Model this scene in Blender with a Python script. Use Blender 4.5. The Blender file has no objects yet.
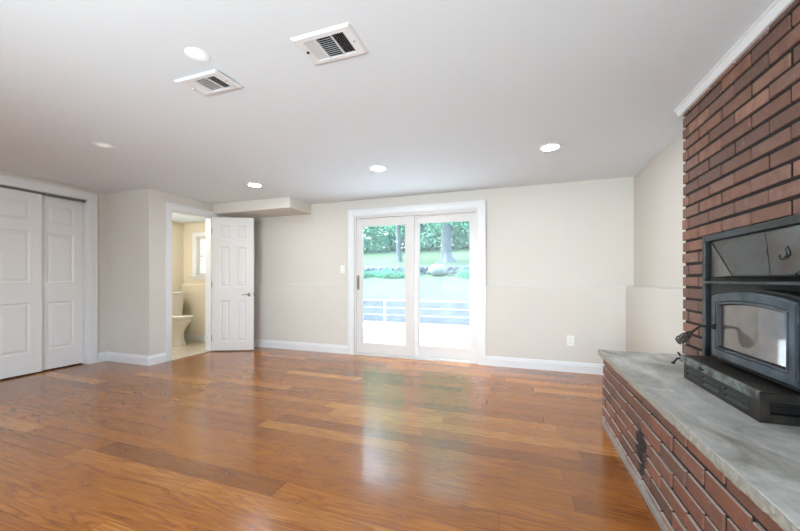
import bpy, bmesh, math, random
from mathutils import Vector, Matrix
random.seed(7)
PI = math.pi
SC = bpy.context.scene
COL = SC.collection

# ------------------------------------------------------------------ camera
cam_d = bpy.data.cameras.new('camera')
cam_d.sensor_width = 36.0
cam_d.lens = 340.6 / 800 * 36
cam_d.shift_y = 14.1 / 800
cam_d.clip_start = 0.02
cam_d.clip_end = 400
cam = bpy.data.objects.new('camera', cam_d)
cam.location = (0, 0, 1.14)
cam.rotation_euler = (PI / 2, 0, math.radians(19.4))
COL.objects.link(cam)
SC.camera = cam

# ------------------------------------------------------------------ view / world / light
SC.view_settings.view_transform = 'Standard'
SC.view_settings.look = 'None'
SC.view_settings.exposure = 0.60
SC.view_settings.gamma = 1.0
SC.view_settings.use_curve_mapping = False
SC.cycles.max_bounces = 10
SC.cycles.diffuse_bounces = 6
SC.cycles.glossy_bounces = 4
SC.cycles.transmission_bounces = 8
SC.cycles.transparent_max_bounces = 16
SC.cycles.caustics_reflective = False
SC.cycles.caustics_refractive = False
SC.cycles.use_denoising = True
SC.cycles.sample_clamp_indirect = 4.0

world = bpy.data.worlds.new('sky')
SC.world = world
world.use_nodes = True
wn = world.node_tree.nodes
wl = world.node_tree.links
wn.clear()
w_out = wn.new('ShaderNodeOutputWorld')
w_bg = wn.new('ShaderNodeBackground')
w_sky = wn.new('ShaderNodeTexSky')
w_sky.sky_type = 'NISHITA'
w_sky.sun_disc = False
w_sky.sun_elevation = math.radians(48)
w_sky.sun_rotation = math.radians(-70)
w_sky.air_density = 1.0
w_sky.dust_density = 3.0
w_bg.inputs['Strength'].default_value = 1.1
wl.new(w_sky.outputs[0], w_bg.inputs[0])
wl.new(w_bg.outputs[0], w_out.inputs[0])


def lamp(name, kind, loc, rot, energy, color=(1, 1, 1), **kw):
    d = bpy.data.lights.new(name, kind)
    d.energy = energy
    d.color = color
    for k, v in kw.items():
        setattr(d, k, v)
    o = bpy.data.objects.new(name, d)
    o.location = loc
    o.rotation_euler = rot
    COL.objects.link(o)
    return o


lamp('sun', 'SUN', (-8, -6, 12), Vector((0.70, 0.22, -0.68)).to_track_quat('-Z', 'Y').to_euler(), 4.0, (1.0, 0.97, 0.92), angle=math.radians(1.5))
# added fill lamp at the unseen window behind the camera, tilted to the ceiling
lamp('window_fill', 'AREA', (-0.9, -2.55, 1.40), (math.radians(108), 0, 0), 95, (0.82, 0.94, 1.0),
     shape='RECTANGLE', size=3.4, size_y=1.5)
# added spot behind the viewer, no fixture; brightens ceiling and back wall
lamp('fill_spot', 'SPOT', (-1.2, -2.2, 0.5), (math.radians(112), 0, math.radians(-4)), 480, (0.80, 0.93, 1.0),
     spot_size=math.radians(88), spot_blend=1.0, shadow_soft_size=0.35)

LENS_POWER = 120.0      # emission of the recessed lamps' lenses
BATH_POWER = 60.0

# ------------------------------------------------------------------ helpers


def srgb(r, g, b):
    def c(v):
        v = v / 255
        return v / 12.92 if v <= 0.04045 else ((v + 0.055) / 1.055) ** 2.4
    return (c(r), c(g), c(b), 1)


def outd(r, g, b, k=0.45):
    c = srgb(r, g, b)
    return (c[0] * k, c[1] * k, c[2] * k, 1)


def newmat(name):
    m = bpy.data.materials.new(name)
    m.use_nodes = True
    n = m.node_tree.nodes
    return m, n, m.node_tree.links, n['Principled BSDF']


def coords(n, l, scale=(1, 1, 1), kind='Object'):
    tc = n.new('ShaderNodeTexCoord')
    mp = n.new('ShaderNodeMapping')
    mp.inputs['Scale'].default_value = scale
    l.new(tc.outputs[kind], mp.inputs[0])
    return mp.outputs[0]


def noise(n, l, vec, scale, detail=4, rough=0.5, dist=0.0):
    t = n.new('ShaderNodeTexNoise')
    t.inputs['Scale'].default_value = scale
    t.inputs['Detail'].default_value = detail
    t.inputs['Roughness'].default_value = rough
    t.inputs['Distortion'].default_value = dist
    if vec is not None:
        l.new(vec, t.inputs['Vector'])
    return t.outputs['Fac']


def ramp(n, l, fac, stops):
    r = n.new('ShaderNodeValToRGB')
    e = r.color_ramp.elements
    while len(e) < len(stops):
        e.new(0.5)
    for i, (p, c) in enumerate(stops):
        e[i].position = p
        e[i].color = c if len(c) == 4 else (*c, 1)
    l.new(fac, r.inputs[0])
    return r.outputs[0]


def mix(n, l, fac, a, b, mode='MIX'):
    m = n.new('ShaderNodeMix')
    m.data_type = 'RGBA'
    m.blend_type = mode
    for s, v in ((m.inputs[0], fac), (m.inputs[6], a), (m.inputs[7], b)):
        if isinstance(v, (int, float)):
            s.default_value = v
        elif isinstance(v, tuple):
            s.default_value = v
        else:
            l.new(v, s)
    return m.outputs[2]


def mth(n, l, op, a, b=None, c=None):
    m = n.new('ShaderNodeMath')
    m.operation = op
    for i, v in enumerate((a, b, c)):
        if v is None:
            continue
        if isinstance(v, (int, float)):
            m.inputs[i].default_value = v
        else:
            l.new(v, m.inputs[i])
    return m.outputs[0]


def bump(n, l, p, h, strength=0.2, dist=0.01):
    b = n.new('ShaderNodeBump')
    b.inputs['Strength'].default_value = strength
    b.inputs['Distance'].default_value = dist
    l.new(h, b.inputs['Height'])
    l.new(b.outputs[0], p.inputs['Normal'])


def paint(name, col, rough=0.6, bumps=0.06, scale=90, var=0.03):
    m, n, l, p = newmat(name)
    v = coords(n, l)
    f = noise(n, l, v, 1.3, 3)
    c2 = tuple(x * (1 - var) for x in col[:3]) + (1,)
    l.new(mix(n, l, f, col, c2), p.inputs['Base Color'])
    p.inputs['Roughness'].default_value = rough
    if bumps:
        bump(n, l, p, noise(n, l, v, scale, 3), bumps, 0.003)
    return m


def metal(name, col, rough=0.35, metallic=1.0, patch=None, pscale=5, bumps=0.05):
    m, n, l, p = newmat(name)
    v = coords(n, l)
    f = noise(n, l, v, pscale, 5, 0.6)
    if patch:
        f2 = ramp(n, l, f, [(0.42, (0, 0, 0)), (0.62, (1, 1, 1))])
        l.new(mix(n, l, f2, col, patch), p.inputs['Base Color'])
    else:
        p.inputs['Base Color'].default_value = col
    p.inputs['Metallic'].default_value = metallic
    l.new(mth(n, l, 'MULTIPLY_ADD', f, 0.25, rough - 0.12), p.inputs['Roughness'])
    if bumps:
        bump(n, l, p, noise(n, l, v, 120, 3), bumps, 0.002)
    return m


M = {}
M['wall'] = paint('wall_paint', srgb(214, 210, 203), 0.7)
M['bathwall'] = paint('bathroom_paint', srgb(218, 209, 188), 0.7)
M['ceiling'] = paint('ceiling_paint', srgb(224, 231, 236), 0.8, 0.05, 60)
M['trim'] = paint('white_trim', srgb(228, 230, 232), 0.32, 0.0)
M['door'] = paint('white_door', srgb(226, 226, 225), 0.36, 0.03, 140)
M['vinyl'] = paint('white_vinyl', srgb(220, 217, 215), 0.35, 0.0)
M['tan'] = paint('gap_shade_tan', srgb(150, 132, 118), 0.8, 0.0)  # tan stands for shade in the gap above the loose vent
M['plastic'] = paint('white_plastic', srgb(238, 238, 234), 0.3, 0.0)
M['porcelain'] = paint('porcelain', srgb(232, 228, 216), 0.08, 0.0)
M['dark'] = paint('dark_gap', srgb(22, 22, 22), 0.8, 0.0)
M['closetdark'] = paint('closet_interior', srgb(120, 116, 110), 0.8, 0.0)
M['nickel'] = metal('satin_nickel', srgb(150, 142, 132), 0.3)
M['chrome'] = metal('chrome', srgb(205, 205, 205), 0.12)
M['steel'] = metal('track_steel', srgb(120, 120, 116), 0.35)
M['iron'] = metal('cast_iron', srgb(66, 76, 86), 0.36, 0.75, srgb(44, 49, 55), 9, 0.25)
M['surround'] = metal('surround_steel', srgb(62, 68, 74), 0.40, 0.7, srgb(52, 52, 52), 6, 0.05)
M['hood'] = metal('hood_steel', srgb(84, 88, 91), 0.34, 0.8, srgb(80, 71, 62), 7, 0.02)
M['ash'] = metal('ledge_steel', srgb(42, 41, 38), 0.45, 0.6, srgb(60, 51, 43), 14, 0.12)
M['lip'] = metal('ledge_lip_steel', srgb(120, 126, 126), 0.36, 0.85, srgb(70, 68, 64), 16, 0.08)
M['black'] = metal('black_iron', srgb(26, 26, 27), 0.55, 0.4)
M['spring'] = metal('spring_steel', srgb(84, 82, 77), 0.35, 0.9)


def glass_mat(name, tint, rough=0.0, refl=1.0, haze=0.03):
    m = bpy.data.materials.new(name)
    m.use_nodes = True
    n, l = m.node_tree.nodes, m.node_tree.links
    n.clear()
    o = n.new('ShaderNodeOutputMaterial')
    t = n.new('ShaderNodeBsdfTransparent')
    t.inputs[0].default_value = tint
    g = n.new('ShaderNodeBsdfGlossy')
    g.inputs['Roughness'].default_value = rough
    fr = n.new('ShaderNodeFresnel')
    fr.inputs[0].default_value = 1.45
    # pale translucent veil mixed in to imitate outdoor glare haze
    v_ = n.new('ShaderNodeMixShader')
    d_ = n.new('ShaderNodeBsdfTranslucent')
    d_.inputs[0].default_value = (0.95, 0.97, 0.97, 1)
    v_.inputs[0].default_value = haze
    l.new(t.outputs[0], v_.inputs[1])
    l.new(d_.outputs[0], v_.inputs[2])
    t = v_
    s = n.new('ShaderNodeMixShader')
    f = mth(n, l, 'MULTIPLY', fr.outputs[0], refl)
    l.new(f, s.inputs[0])
    l.new(t.outputs[0], s.inputs[1])
    l.new(g.outputs[0], s.inputs[2])
    l.new(s.outputs[0], o.inputs[0])
    return m


M['glass'] = glass_mat('window_glass', (0.90, 0.97, 0.96, 1), 0.0, 0.2)


def stove_glass():
    m, n, l, p = newmat('stove_glass')
    v = coords(n, l)
    f = noise(n, l, v, 6, 4, 0.6)
    l.new(ramp(n, l, f, [(0.35, srgb(36, 33, 32)), (0.65, srgb(92, 74, 62))]), p.inputs['Base Color'])
    p.inputs['Roughness'].default_value = 0.42
    p.inputs['Metallic'].default_value = 0.15
    p.inputs['Coat Weight'].default_value = 1.0
    p.inputs['Coat Roughness'].default_value = 0.04
    p.inputs['Coat IOR'].default_value = 1.9
    return m


M['stoveglass'] = stove_glass()


def emit_mat(name, col, strength, soft=None):
    m = bpy.data.materials.new(name)
    m.use_nodes = True
    n, l = m.node_tree.nodes, m.node_tree.links
    n.clear()
    o = n.new('ShaderNodeOutputMaterial')
    e = n.new('ShaderNodeEmission')
    e.inputs[0].default_value = (*col, 1)
    e.inputs[1].default_value = strength
    l.new(e.outputs[0], o.inputs[0])
    return m


M['lens'] = emit_mat('lamp_lens', (0.95, 0.98, 1.0), LENS_POWER)


def soft_glow():  # round ceiling patch: emission fades outward into the ceiling colour
    m, n, l, p = newmat('glow_disc')
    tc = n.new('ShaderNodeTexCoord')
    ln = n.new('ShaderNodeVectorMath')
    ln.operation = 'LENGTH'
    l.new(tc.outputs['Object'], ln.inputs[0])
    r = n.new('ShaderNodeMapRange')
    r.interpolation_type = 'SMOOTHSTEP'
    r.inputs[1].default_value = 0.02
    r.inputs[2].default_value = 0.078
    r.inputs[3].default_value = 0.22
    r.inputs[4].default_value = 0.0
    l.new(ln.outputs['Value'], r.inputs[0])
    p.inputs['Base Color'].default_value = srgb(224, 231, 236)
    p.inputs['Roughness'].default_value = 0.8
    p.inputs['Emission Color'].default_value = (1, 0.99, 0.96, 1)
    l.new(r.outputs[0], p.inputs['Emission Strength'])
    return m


M['glowdisc'] = soft_glow()
M['bathlens'] = emit_mat('bathroom_lamp_lens', (1.0, 0.96, 0.90), BATH_POWER)


def wood_floor():
    W = 0.133
    LEN = 1.15
    m, n, l, p = newmat('oak_floor')
    tc = n.new('ShaderNodeTexCoord')
    sp = n.new('ShaderNodeSeparateXYZ')
    l.new(tc.outputs['Object'], sp.inputs[0])
    x, y = sp.outputs[0], sp.outputs[1]
    yr = mth(n, l, 'DIVIDE', y, W)
    row = mth(n, l, 'FLOOR', yr)
    fy = mth(n, l, 'FRACT', yr)
    wn1 = n.new('ShaderNodeTexWhiteNoise')
    wn1.noise_dimensions = '1D'
    l.new(row, wn1.inputs['W'])
    xs = mth(n, l, 'MULTIPLY_ADD', wn1.outputs['Value'], 7.3, mth(n, l, 'DIVIDE', x, LEN))
    # board lengths differ: warp the coordinate before cutting it
    wob = n.new('ShaderNodeTexNoise')
    wob.noise_dimensions = '2D'
    wob.inputs['Scale'].default_value = 1.0
    wob.inputs['Detail'].default_value = 0
    cmb0 = n.new('ShaderNodeCombineXYZ')
    l.new(mth(n, l, 'MULTIPLY', xs, 0.8), cmb0.inputs[0])
    l.new(mth(n, l, 'MULTIPLY', row, 3.7), cmb0.inputs[1])
    l.new(cmb0.outputs[0], wob.inputs['Vector'])
    xw = mth(n, l, 'MULTIPLY_ADD', wob.outputs['Fac'], 0.8, xs)
    colm = mth(n, l, 'FLOOR', xw)
    fx = mth(n, l, 'FRACT', xw)
    idv = n.new('ShaderNodeCombineXYZ')
    l.new(row, idv.inputs[0])
    l.new(colm, idv.inputs[1])
    wn2 = n.new('ShaderNodeTexWhiteNoise')
    wn2.noise_dimensions = '3D'
    l.new(idv.outputs[0], wn2.inputs['Vector'])
    rnd = wn2.outputs['Value']
    # grain coordinates, each board shifted
    gx = mth(n, l, 'MULTIPLY_ADD', rnd, 31.0, x)
    gv = n.new('ShaderNodeCombineXYZ')
    l.new(mth(n, l, 'MULTIPLY', gx, 0.75), gv.inputs[0])
    l.new(mth(n, l, 'MULTIPLY_ADD', rnd, 17.0, mth(n, l, 'MULTIPLY', y, 9.0)), gv.inputs[1])
    base = noise(n, l, gv.outputs[0], 1.0, 1.5, 0.5, 0.25)
    rings = mth(n, l, 'FRACT', mth(n, l, 'MULTIPLY', base, 15.0))
    ringd = mth(n, l, 'POWER', mth(n, l, 'MULTIPLY_ADD', mth(n, l, 'COSINE', mth(n, l, 'MULTIPLY', rings, 2 * PI)), 0.5, 0.5), 3.0)
    fv = n.new('ShaderNodeCombineXYZ')
    l.new(mth(n, l, 'MULTIPLY', gx, 4.0), fv.inputs[0])
    l.new(mth(n, l, 'MULTIPLY', y, 110.0), fv.inputs[1])
    fine = noise(n, l, fv.outputs[0], 1.0, 3, 0.6)
    tone = ramp(n, l, rnd, [(0.0, srgb(152, 95, 43)), (0.25, srgb(170, 106, 48)), (0.75, srgb(184, 118, 54)), (1.0, srgb(216, 154, 82))])
    dark = mix(n, l, 1.0, tone, (0.46, 0.34, 0.24, 1), 'MULTIPLY')
    c = mix(n, l, mth(n, l, 'MULTIPLY', ringd, 0.78), tone, dark)
    c = mix(n, l, ramp(n, l, fine, [(0.38, (0, 0, 0)), (0.68, (0.75, 0.75, 0.75))]), c, dark)
    big = noise(n, l, coords(n, l, (0.8, 2.5, 1)), 1.6, 3)
    c = mix(n, l, mth(n, l, 'MULTIPLY', big, 0.22), c, dark)
    # thin seams
    ey = mth(n, l, 'LESS_THAN', mth(n, l, 'ABSOLUTE', mth(n, l, 'SUBTRACT', fy, 0.5)), 0.488)
    ex = mth(n, l, 'LESS_THAN', mth(n, l, 'ABSOLUTE', mth(n, l, 'SUBTRACT', fx, 0.5)), 0.4985)
    seam = mth(n, l, 'MULTIPLY', ey, ex)
    c = mix(n, l, seam, mix(n, l, 0.1, dark, (0.02, 0.01, 0.006, 1)), c)
    l.new(c, p.inputs['Base Color'])
    p.inputs['Roughness'].default_value = 0.3
    l.new(mth(n, l, 'MULTIPLY_ADD', mth(n, l, 'ADD', ringd, fine), 0.05, 0.20), p.inputs['Roughness'])
    p.inputs['Specular IOR Level'].default_value = 0.35
    p.inputs['Coat Weight'].default_value = 0.4
    p.inputs['Coat Roughness'].default_value = 0.12
    h = mth(n, l, 'SUBTRACT', mth(n, l, 'MULTIPLY', seam, 1.0), mth(n, l, 'MULTIPLY', fine, 0.16))
    wav = noise(n, l, coords(n, l, (1, 3, 1)), 3.0, 2)
    h = mth(n, l, 'MULTIPLY_ADD', wav, 0.5, h)
    bump(n, l, p, h, 0.18, 0.002)
    return m


M['floor'] = wood_floor()


def tile_floor():
    m, n, l, p = newmat('bath_tile')
    v = coords(n, l)
    b = n.new('ShaderNodeTexBrick')
    b.offset = 0.0
    b.inputs['Scale'].default_value = 1.0
    b.inputs['Brick Width'].default_value = 0.31
    b.inputs['Row Height'].default_value = 0.31
    b.inputs['Mortar Size'].default_value = 0.004
    b.inputs['Mortar Smooth'].default_value = 0.1
    b.inputs['Color1'].default_value = srgb(216, 206, 188)
    b.inputs['Color2'].default_value = srgb(206, 194, 174)
    b.inputs['Mortar'].default_value = srgb(176, 164, 146)
    l.new(v, b.inputs['Vector'])
    f = noise(n, l, v, 7, 6, 0.6, 1.2)
    l.new(mix(n, l, ramp(n, l, f, [(0.4, (0, 0, 0)), (0.7, (0.6, 0.6, 0.6))]), b.outputs[0], srgb(180, 166, 142)), p.inputs['Base Color'])
    p.inputs['Roughness'].default_value = 0.3
    return m


M['tile'] = tile_floor()


def slab_mat():
    m, n, l, p = newmat('grey_hearth_stone')
    v = coords(n, l, (1.0, 0.55, 1.0))
    a = noise(n, l, v, 4.5, 7, 0.62, 0.9)
    b_ = noise(n, l, v, 26, 6, 0.65)
    c = ramp(n, l, a, [(0.32, srgb(126, 124, 116)), (0.46, srgb(178, 178, 174)), (0.58, srgb(206, 208, 206)), (0.7, srgb(228, 229, 228))])
    c = mix(n, l, mth(n, l, 'MULTIPLY', b_, 0.6), c, srgb(128, 124, 114))
    vein = ramp(n, l, noise(n, l, coords(n, l, (3.2, 0.5, 1)), 5, 5, 0.6, 0.6), [(0.47, (0, 0, 0)), (0.5, (0.2, 0.2, 0.2)), (0.53, (0, 0, 0))])
    c = mix(n, l, vein, c, srgb(120, 114, 102))
    l.new(c, p.inputs['Base Color'])
    p.inputs['Roughness'].default_value = 0.5
    bump(n, l, p, b_, 0.25, 0.004)
    return m


M['slab'] = slab_mat()


M['slabedge'] = paint('darker_stone_edge', srgb(160, 153, 140), 0.85, 0.6, 50, 0.35)  # side faces of the slab, darker than its top


def brick_mat(name, soot=False, white_top=False, dust=0.25):
    m, n, l, p = newmat(name)
    at = n.new('ShaderNodeAttribute')
    at.attribute_name = 'tone'
    v = coords(n, l)
    sp = n.new('ShaderNodeSeparateXYZ')
    l.new(v, sp.inputs[0])
    f = noise(n, l, v, 14, 6, 0.65)
    g = noise(n, l, v, 110, 4, 0.7)
    c = mix(n, l, ramp(n, l, f, [(0.40, (0, 0, 0)), (0.72, (0.75, 0.75, 0.75))]), at.outputs[0], srgb(86, 58, 48))
    c = mix(n, l, mth(n, l, 'MULTIPLY', g, 0.35), c, srgb(160, 120, 100))
    sc = ramp(n, l, noise(n, l, v, 34, 7, 0.75, 0.5), [(0.60, (0, 0, 0)), (0.70, (dust, dust, dust))])
    c = mix(n, l, sc, c, srgb(196, 184, 172))
    if white_top:
        up = ramp(n, l, mth(n, l, 'MULTIPLY', sp.outputs[2], 0.42), [(0.84, (0, 0, 0)), (0.97, (0.75, 0.75, 0.75))])
        wh = ramp(n, l, noise(n, l, v, 19, 6, 0.7), [(0.60, (0, 0, 0)), (0.68, (1, 1, 1))])
        c = mix(n, l, mix(n, l, 1.0, up, wh, 'MULTIPLY'), c, srgb(176, 160, 152))
    if soot:
        # mortar dust lying on the upper edges of the bricks
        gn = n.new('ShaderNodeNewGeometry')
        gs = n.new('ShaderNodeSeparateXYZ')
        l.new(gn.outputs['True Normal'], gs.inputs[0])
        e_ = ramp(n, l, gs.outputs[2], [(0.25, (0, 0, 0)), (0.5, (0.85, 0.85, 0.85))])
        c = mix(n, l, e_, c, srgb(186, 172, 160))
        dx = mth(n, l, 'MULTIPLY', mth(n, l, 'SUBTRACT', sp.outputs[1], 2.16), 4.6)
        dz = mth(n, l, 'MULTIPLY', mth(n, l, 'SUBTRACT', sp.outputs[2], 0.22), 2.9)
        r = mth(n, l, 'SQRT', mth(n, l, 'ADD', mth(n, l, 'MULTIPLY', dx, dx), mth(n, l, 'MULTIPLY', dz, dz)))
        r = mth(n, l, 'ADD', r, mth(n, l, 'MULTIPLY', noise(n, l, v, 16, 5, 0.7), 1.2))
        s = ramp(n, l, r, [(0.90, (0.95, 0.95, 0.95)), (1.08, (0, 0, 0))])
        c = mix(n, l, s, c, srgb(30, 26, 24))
        # pale mortar smears along the floor line
        lo = ramp(n, l, mth(n, l, 'ADD', sp.outputs[2], mth(n, l, 'MULTIPLY', noise(n, l, v, 11, 4), 0.10)), [(0.075, (0.8, 0.8, 0.8)), (0.125, (0, 0, 0))])
        c = mix(n, l, lo, c, srgb(178, 168, 158))
    l.new(c, p.inputs['Base Color'])
    p.inputs['Roughness'].default_value = 0.8
    bump(n, l, p, g, 0.6, 0.004)
    return m


M['brick'] = brick_mat('chimney_brick', white_top=True)
M['hearthbrick'] = brick_mat('hearth_brick', soot=True, dust=0.3)
M['mortar'] = paint('dark_mortar', srgb(34, 29, 27), 0.95, 0.5, 120, 0.3)
M['palemortar'] = paint('pale_mortar', srgb(150, 142, 134), 0.95, 0.5, 60, 0.35)


def noise_mat(name, c1, c2, scale, rough=0.9, bs=0.3, detail=6, vs=(1, 1, 1), bd=0.02):
    m, n, l, p = newmat(name)
    v = coords(n, l, vs)
    f = noise(n, l, v, scale, detail, 0.65)
    l.new(ramp(n, l, f, [(0.35, c1), (0.65, c2)]), p.inputs['Base Color'])
    p.inputs['Roughness'].default_value = rough
    bump(n, l, p, f, bs, bd)
    return m


M['concrete'] = noise_mat('patio_concrete', srgb(228, 230, 232), srgb(242, 243, 244), 3)
M['grass'] = noise_mat('lawn_grass', outd(92, 134, 96), outd(126, 162, 118), 2.2, 0.95, 0.6, 8)
M['blocks'] = noise_mat('grey_wall_block', outd(124, 132, 140), outd(150, 156, 162), 4, 0.9)
M['blockjoint'] = noise_mat('pale_joint', srgb(170, 174, 178), srgb(190, 192, 194), 4, 0.9)
M['stones'] = noise_mat('field_stone', outd(120, 132, 142), outd(186, 194, 200), 1.6, 0.95)
M['boulder'] = noise_mat('pale_boulder', outd(200, 204, 206), outd(232, 232, 232), 4, 0.95)
M['bark'] = noise_mat('tree_bark', outd(140, 146, 152), outd(178, 180, 184), 5, 0.95, 0.8, 8, (3, 3, 0.6), 0.06)


def leaf_mat(name, c1, c2):
    m, n, l, p = newmat(name)
    f = noise(n, l, coords(n, l), 1.1, 3)
    c = ramp(n, l, f, [(0.35, c1), (0.65, c2)])
    l.new(c, p.inputs['Base Color'])
    p.inputs['Roughness'].default_value = 0.6
    tr = n.new('ShaderNodeBsdfTranslucent')
    l.new(c, tr.inputs[0])
    ms = n.new('ShaderNodeMixShader')
    ms.inputs[0].default_value = 0.4
    l.new(p.outputs[0], ms.inputs[1])
    l.new(tr.outputs[0], ms.inputs[2])
    l.new(ms.outputs[0], n['Material Output'].inputs[0])
    return m


M['leaf_a'] = leaf_mat('leaves_green', outd(104, 190, 158, 0.72), outd(150, 222, 190, 0.72))
M['leaf_b'] = leaf_mat('leaves_pale', outd(150, 216, 184, 0.72), outd(196, 240, 206, 0.72))
M['leaf_c'] = leaf_mat('leaves_deep', outd(92, 170, 152, 0.72), outd(130, 204, 182, 0.72))

# ------------------------------------------------------------------ mesh builders


def box(bm, x0, x1, y0, y1, z0, z1):
    vs = [bm.verts.new((x, y, z)) for z in (z0, z1) for (x, y) in ((x0, y0), (x1, y0), (x1, y1), (x0, y1))]
    fs = []
    for q in ((3, 2, 1, 0), (4, 5, 6, 7), (0, 1, 5, 4), (1, 2, 6, 5), (2, 3, 7, 6), (3, 0, 4, 7)):
        fs.append(bm.faces.new([vs[i] for i in q]))
    return vs, fs


def loft(bm, rings, close_ring=True, caps=True):
    rv = [[bm.verts.new(p) for p in r] for r in rings]
    k = len(rings[0])
    for a, b in zip(rv[:-1], rv[1:]):
        for i in range(k if close_ring else k - 1):
            j = (i + 1) % k
            bm.faces.new((a[i], a[j], b[j], b[i]))
    if caps:
        bm.faces.new(list(reversed(rv[0])))
        bm.faces.new(rv[-1])
    return rv


def tube(bm, pts, r, seg=10, caps=True):
    pts = [Vector(p) for p in pts]
    rr = r if isinstance(r, (list, tuple)) else [r] * len(pts)
    rings = []
    up = None
    for i, p in enumerate(pts):
        t = (pts[min(i + 1, len(pts) - 1)] - pts[max(i - 1, 0)]).normalized()
        if up is None:
            up = Vector((0, 0, 1)) if abs(t.z) < 0.9 else Vector((1, 0, 0))
        s = t.cross(up).normalized()
        up = s.cross(t).normalized()
        rings.append([p + (s * math.cos(a) + up * math.sin(a)) * rr[i] for a in (2 * PI * k / seg for k in range(seg))])
    loft(bm, rings, True, caps)


def lathe(bm, prof, origin=(0, 0, 0), axis='Z', seg=32):
    """prof: list of (radius, height)."""
    o = Vector(origin)
    rings = []
    for r, h in prof:
        ring = []
        for k in range(seg):
            a = 2 * PI * k / seg
            c, s = math.cos(a) * max(r, 1e-4), math.sin(a) * max(r, 1e-4)
            ring.append(o + {'Z': Vector((c, s, h)), 'X': Vector((h, c, s)), 'Y': Vector((s, h, c))}[axis])
        rings.append(ring)
    loft(bm, rings)


def prism(bm, poly, axis, a, b):
    """extrude a 2-D polygon along axis from a to b."""
    def P(u, v, w):
        return {'X': (w, u, v), 'Y': (u, w, v), 'Z': (u, v, w)}[axis]
    loft(bm, [[P(u, v, a) for u, v in poly], [P(u, v, b) for u, v in poly]])


def finish(name, bm, mat, parent=None, smooth=False, bevel=0.0, segs=2, loc=None, angle=35):
    bmesh.ops.recalc_face_normals(bm, faces=bm.faces)
    me = bpy.data.meshes.new(name)
    bm.to_mesh(me)
    bm.free()
    mats = mat if isinstance(mat, (list, tuple)) else [mat]
    for m_ in mats:
        me.materials.append(M[m_] if isinstance(m_, str) else m_)
    if smooth:
        me.polygons.foreach_set('use_smooth', [True] * len(me.polygons))
        try:
            me.set_sharp_from_angle(angle=math.radians(angle))
        except Exception:
            pass
    o = bpy.data.objects.new(name, me)
    COL.objects.link(o)
    if parent is not None:
        o.parent = parent
    if loc is not None:
        o.location = loc
    if bevel:
        b = o.modifiers.new('edge', 'BEVEL')
        b.width = bevel
        b.segments = segs
        b.limit_method = 'ANGLE'
        b.angle_limit = math.radians(40)
    return o


def tag(o, label=None, cat=None, group=None, kind=None):
    if label:
        o['label'] = label
    if cat:
        o['category'] = cat
    if group:
        o['group'] = group
    if kind:
        o['kind'] = kind
    return o


def empty(name, loc, label, cat, group=None, kind=None, rz=0):
    o = bpy.data.objects.new(name, None)
    o.empty_display_size = 0.1
    COL.objects.link(o)
    o.location = loc
    o.rotation_euler = (0, 0, rz)
    return tag(o, label, cat, group, kind)


def struct(name, bm, mat, label, cat, **kw):
    return tag(finish(name, bm, mat, **kw), label, cat, None, 'structure')


def copy_tree(o, parent=None):
    c = o.copy()
    COL.objects.link(c)
    if parent is not None:
        c.parent = parent
    for ch in o.children:
        copy_tree(ch, c)
    return c


# ------------------------------------------------------------------ dimensions
H = 2.354
YB = 4.66       # face of the lower back wall
YU = 4.70       # face of the upper back wall
XR, XRU = 1.175, 1.265   # right wall lower / upper face
XC = -5.482     # closet wall
XB = -4.643     # bathroom wall
YR = 3.157      # return wall
YF = -2.6       # wall behind the camera
SEAM = 1.065
SD0, SD1, SDH = -2.375, -0.535, 2.095     # sliding door opening
XL = -5.98      # bathroom far-left wall

# ------------------------------------------------------------------ structure
bm = bmesh.new()
box(bm, XC - 0.75, 1.5, YF - 0.15, YB + 0.01, -0.1, 0)
struct('floor', bm, 'floor', 'glossy honey-brown oak plank floor running across the room', 'floor')

bm = bmesh.new()
box(bm, XC - 0.9, 1.55, YF - 0.2, 4.95, H, H + 0.18)
struct('ceiling', bm, 'ceiling', 'smooth flat white ceiling over the room', 'ceiling')

# back wall with the sliding door opening; the lower part is thicker and ends in a small ledge
bm = bmesh.new()


def lower_prof(y_front, y_back, z0=0.0, s=1):
    return [(y_front, z0), (y_back, z0), (y_back, SEAM), (y_front + s * 0.016, SEAM), (y_front + s * 0.012, SEAM - 0.002), (y_front, SEAM - 0.018)]


box(bm, XB, SD0, YU, 4.90, 0, H)
box(bm, SD1, 1.5, YU, 4.90, 0, H)
box(bm, SD0, SD1, YU, 4.90, SDH, H)
prism(bm, lower_prof(YB, YU + 0.01), 'X', XB, SD0 - 0.02)
prism(bm, lower_prof(YB, YU + 0.01), 'X', SD1 + 0.02, XRU + 0.02)
struct('wall_back', bm, 'wall', 'greige back wall around the sliding glass door, its lower part thicker with a thin ledge', 'wall')

bm = bmesh.new()
box(bm, XRU, 1.5, YF, YU + 0.001, 0, H)
prism(bm, lower_prof(XR, XRU + 0.01), 'Y', YF, YB + 0.02)
struct('wall_right', bm, 'wall', 'greige right wall beside the brick chimney', 'wall')

# closet wall
CY0, CY1, CH = 1.42, 2.935, 2.215
bm = bmesh.new()
box(bm, XC - 0.14, XC, YF, CY0, 0, H)
box(bm, XC - 0.14, XC, CY1, YR + 0.12, 0, H)
box(bm, XC - 0.14, XC, CY0, CY1, CH, H)
struct('wall_left', bm, 'wall', 'greige left wall around the closet opening', 'wall')
bm = bmesh.new()
box(bm, XC - 0.80, XC - 0.75, CY0 - 0.2, CY1 + 0.2, 0, H)
box(bm, XC - 0.75, XC - 0.14, CY0 - 0.2, CY0 - 0.15, 0, H)
box(bm, XC - 0.75, XC - 0.14, CY1 + 0.15, CY1 + 0.2, 0, H)
struct('wall_closet', bm, 'closetdark', 'closet interior walls behind the sliding doors', 'wall')

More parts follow.
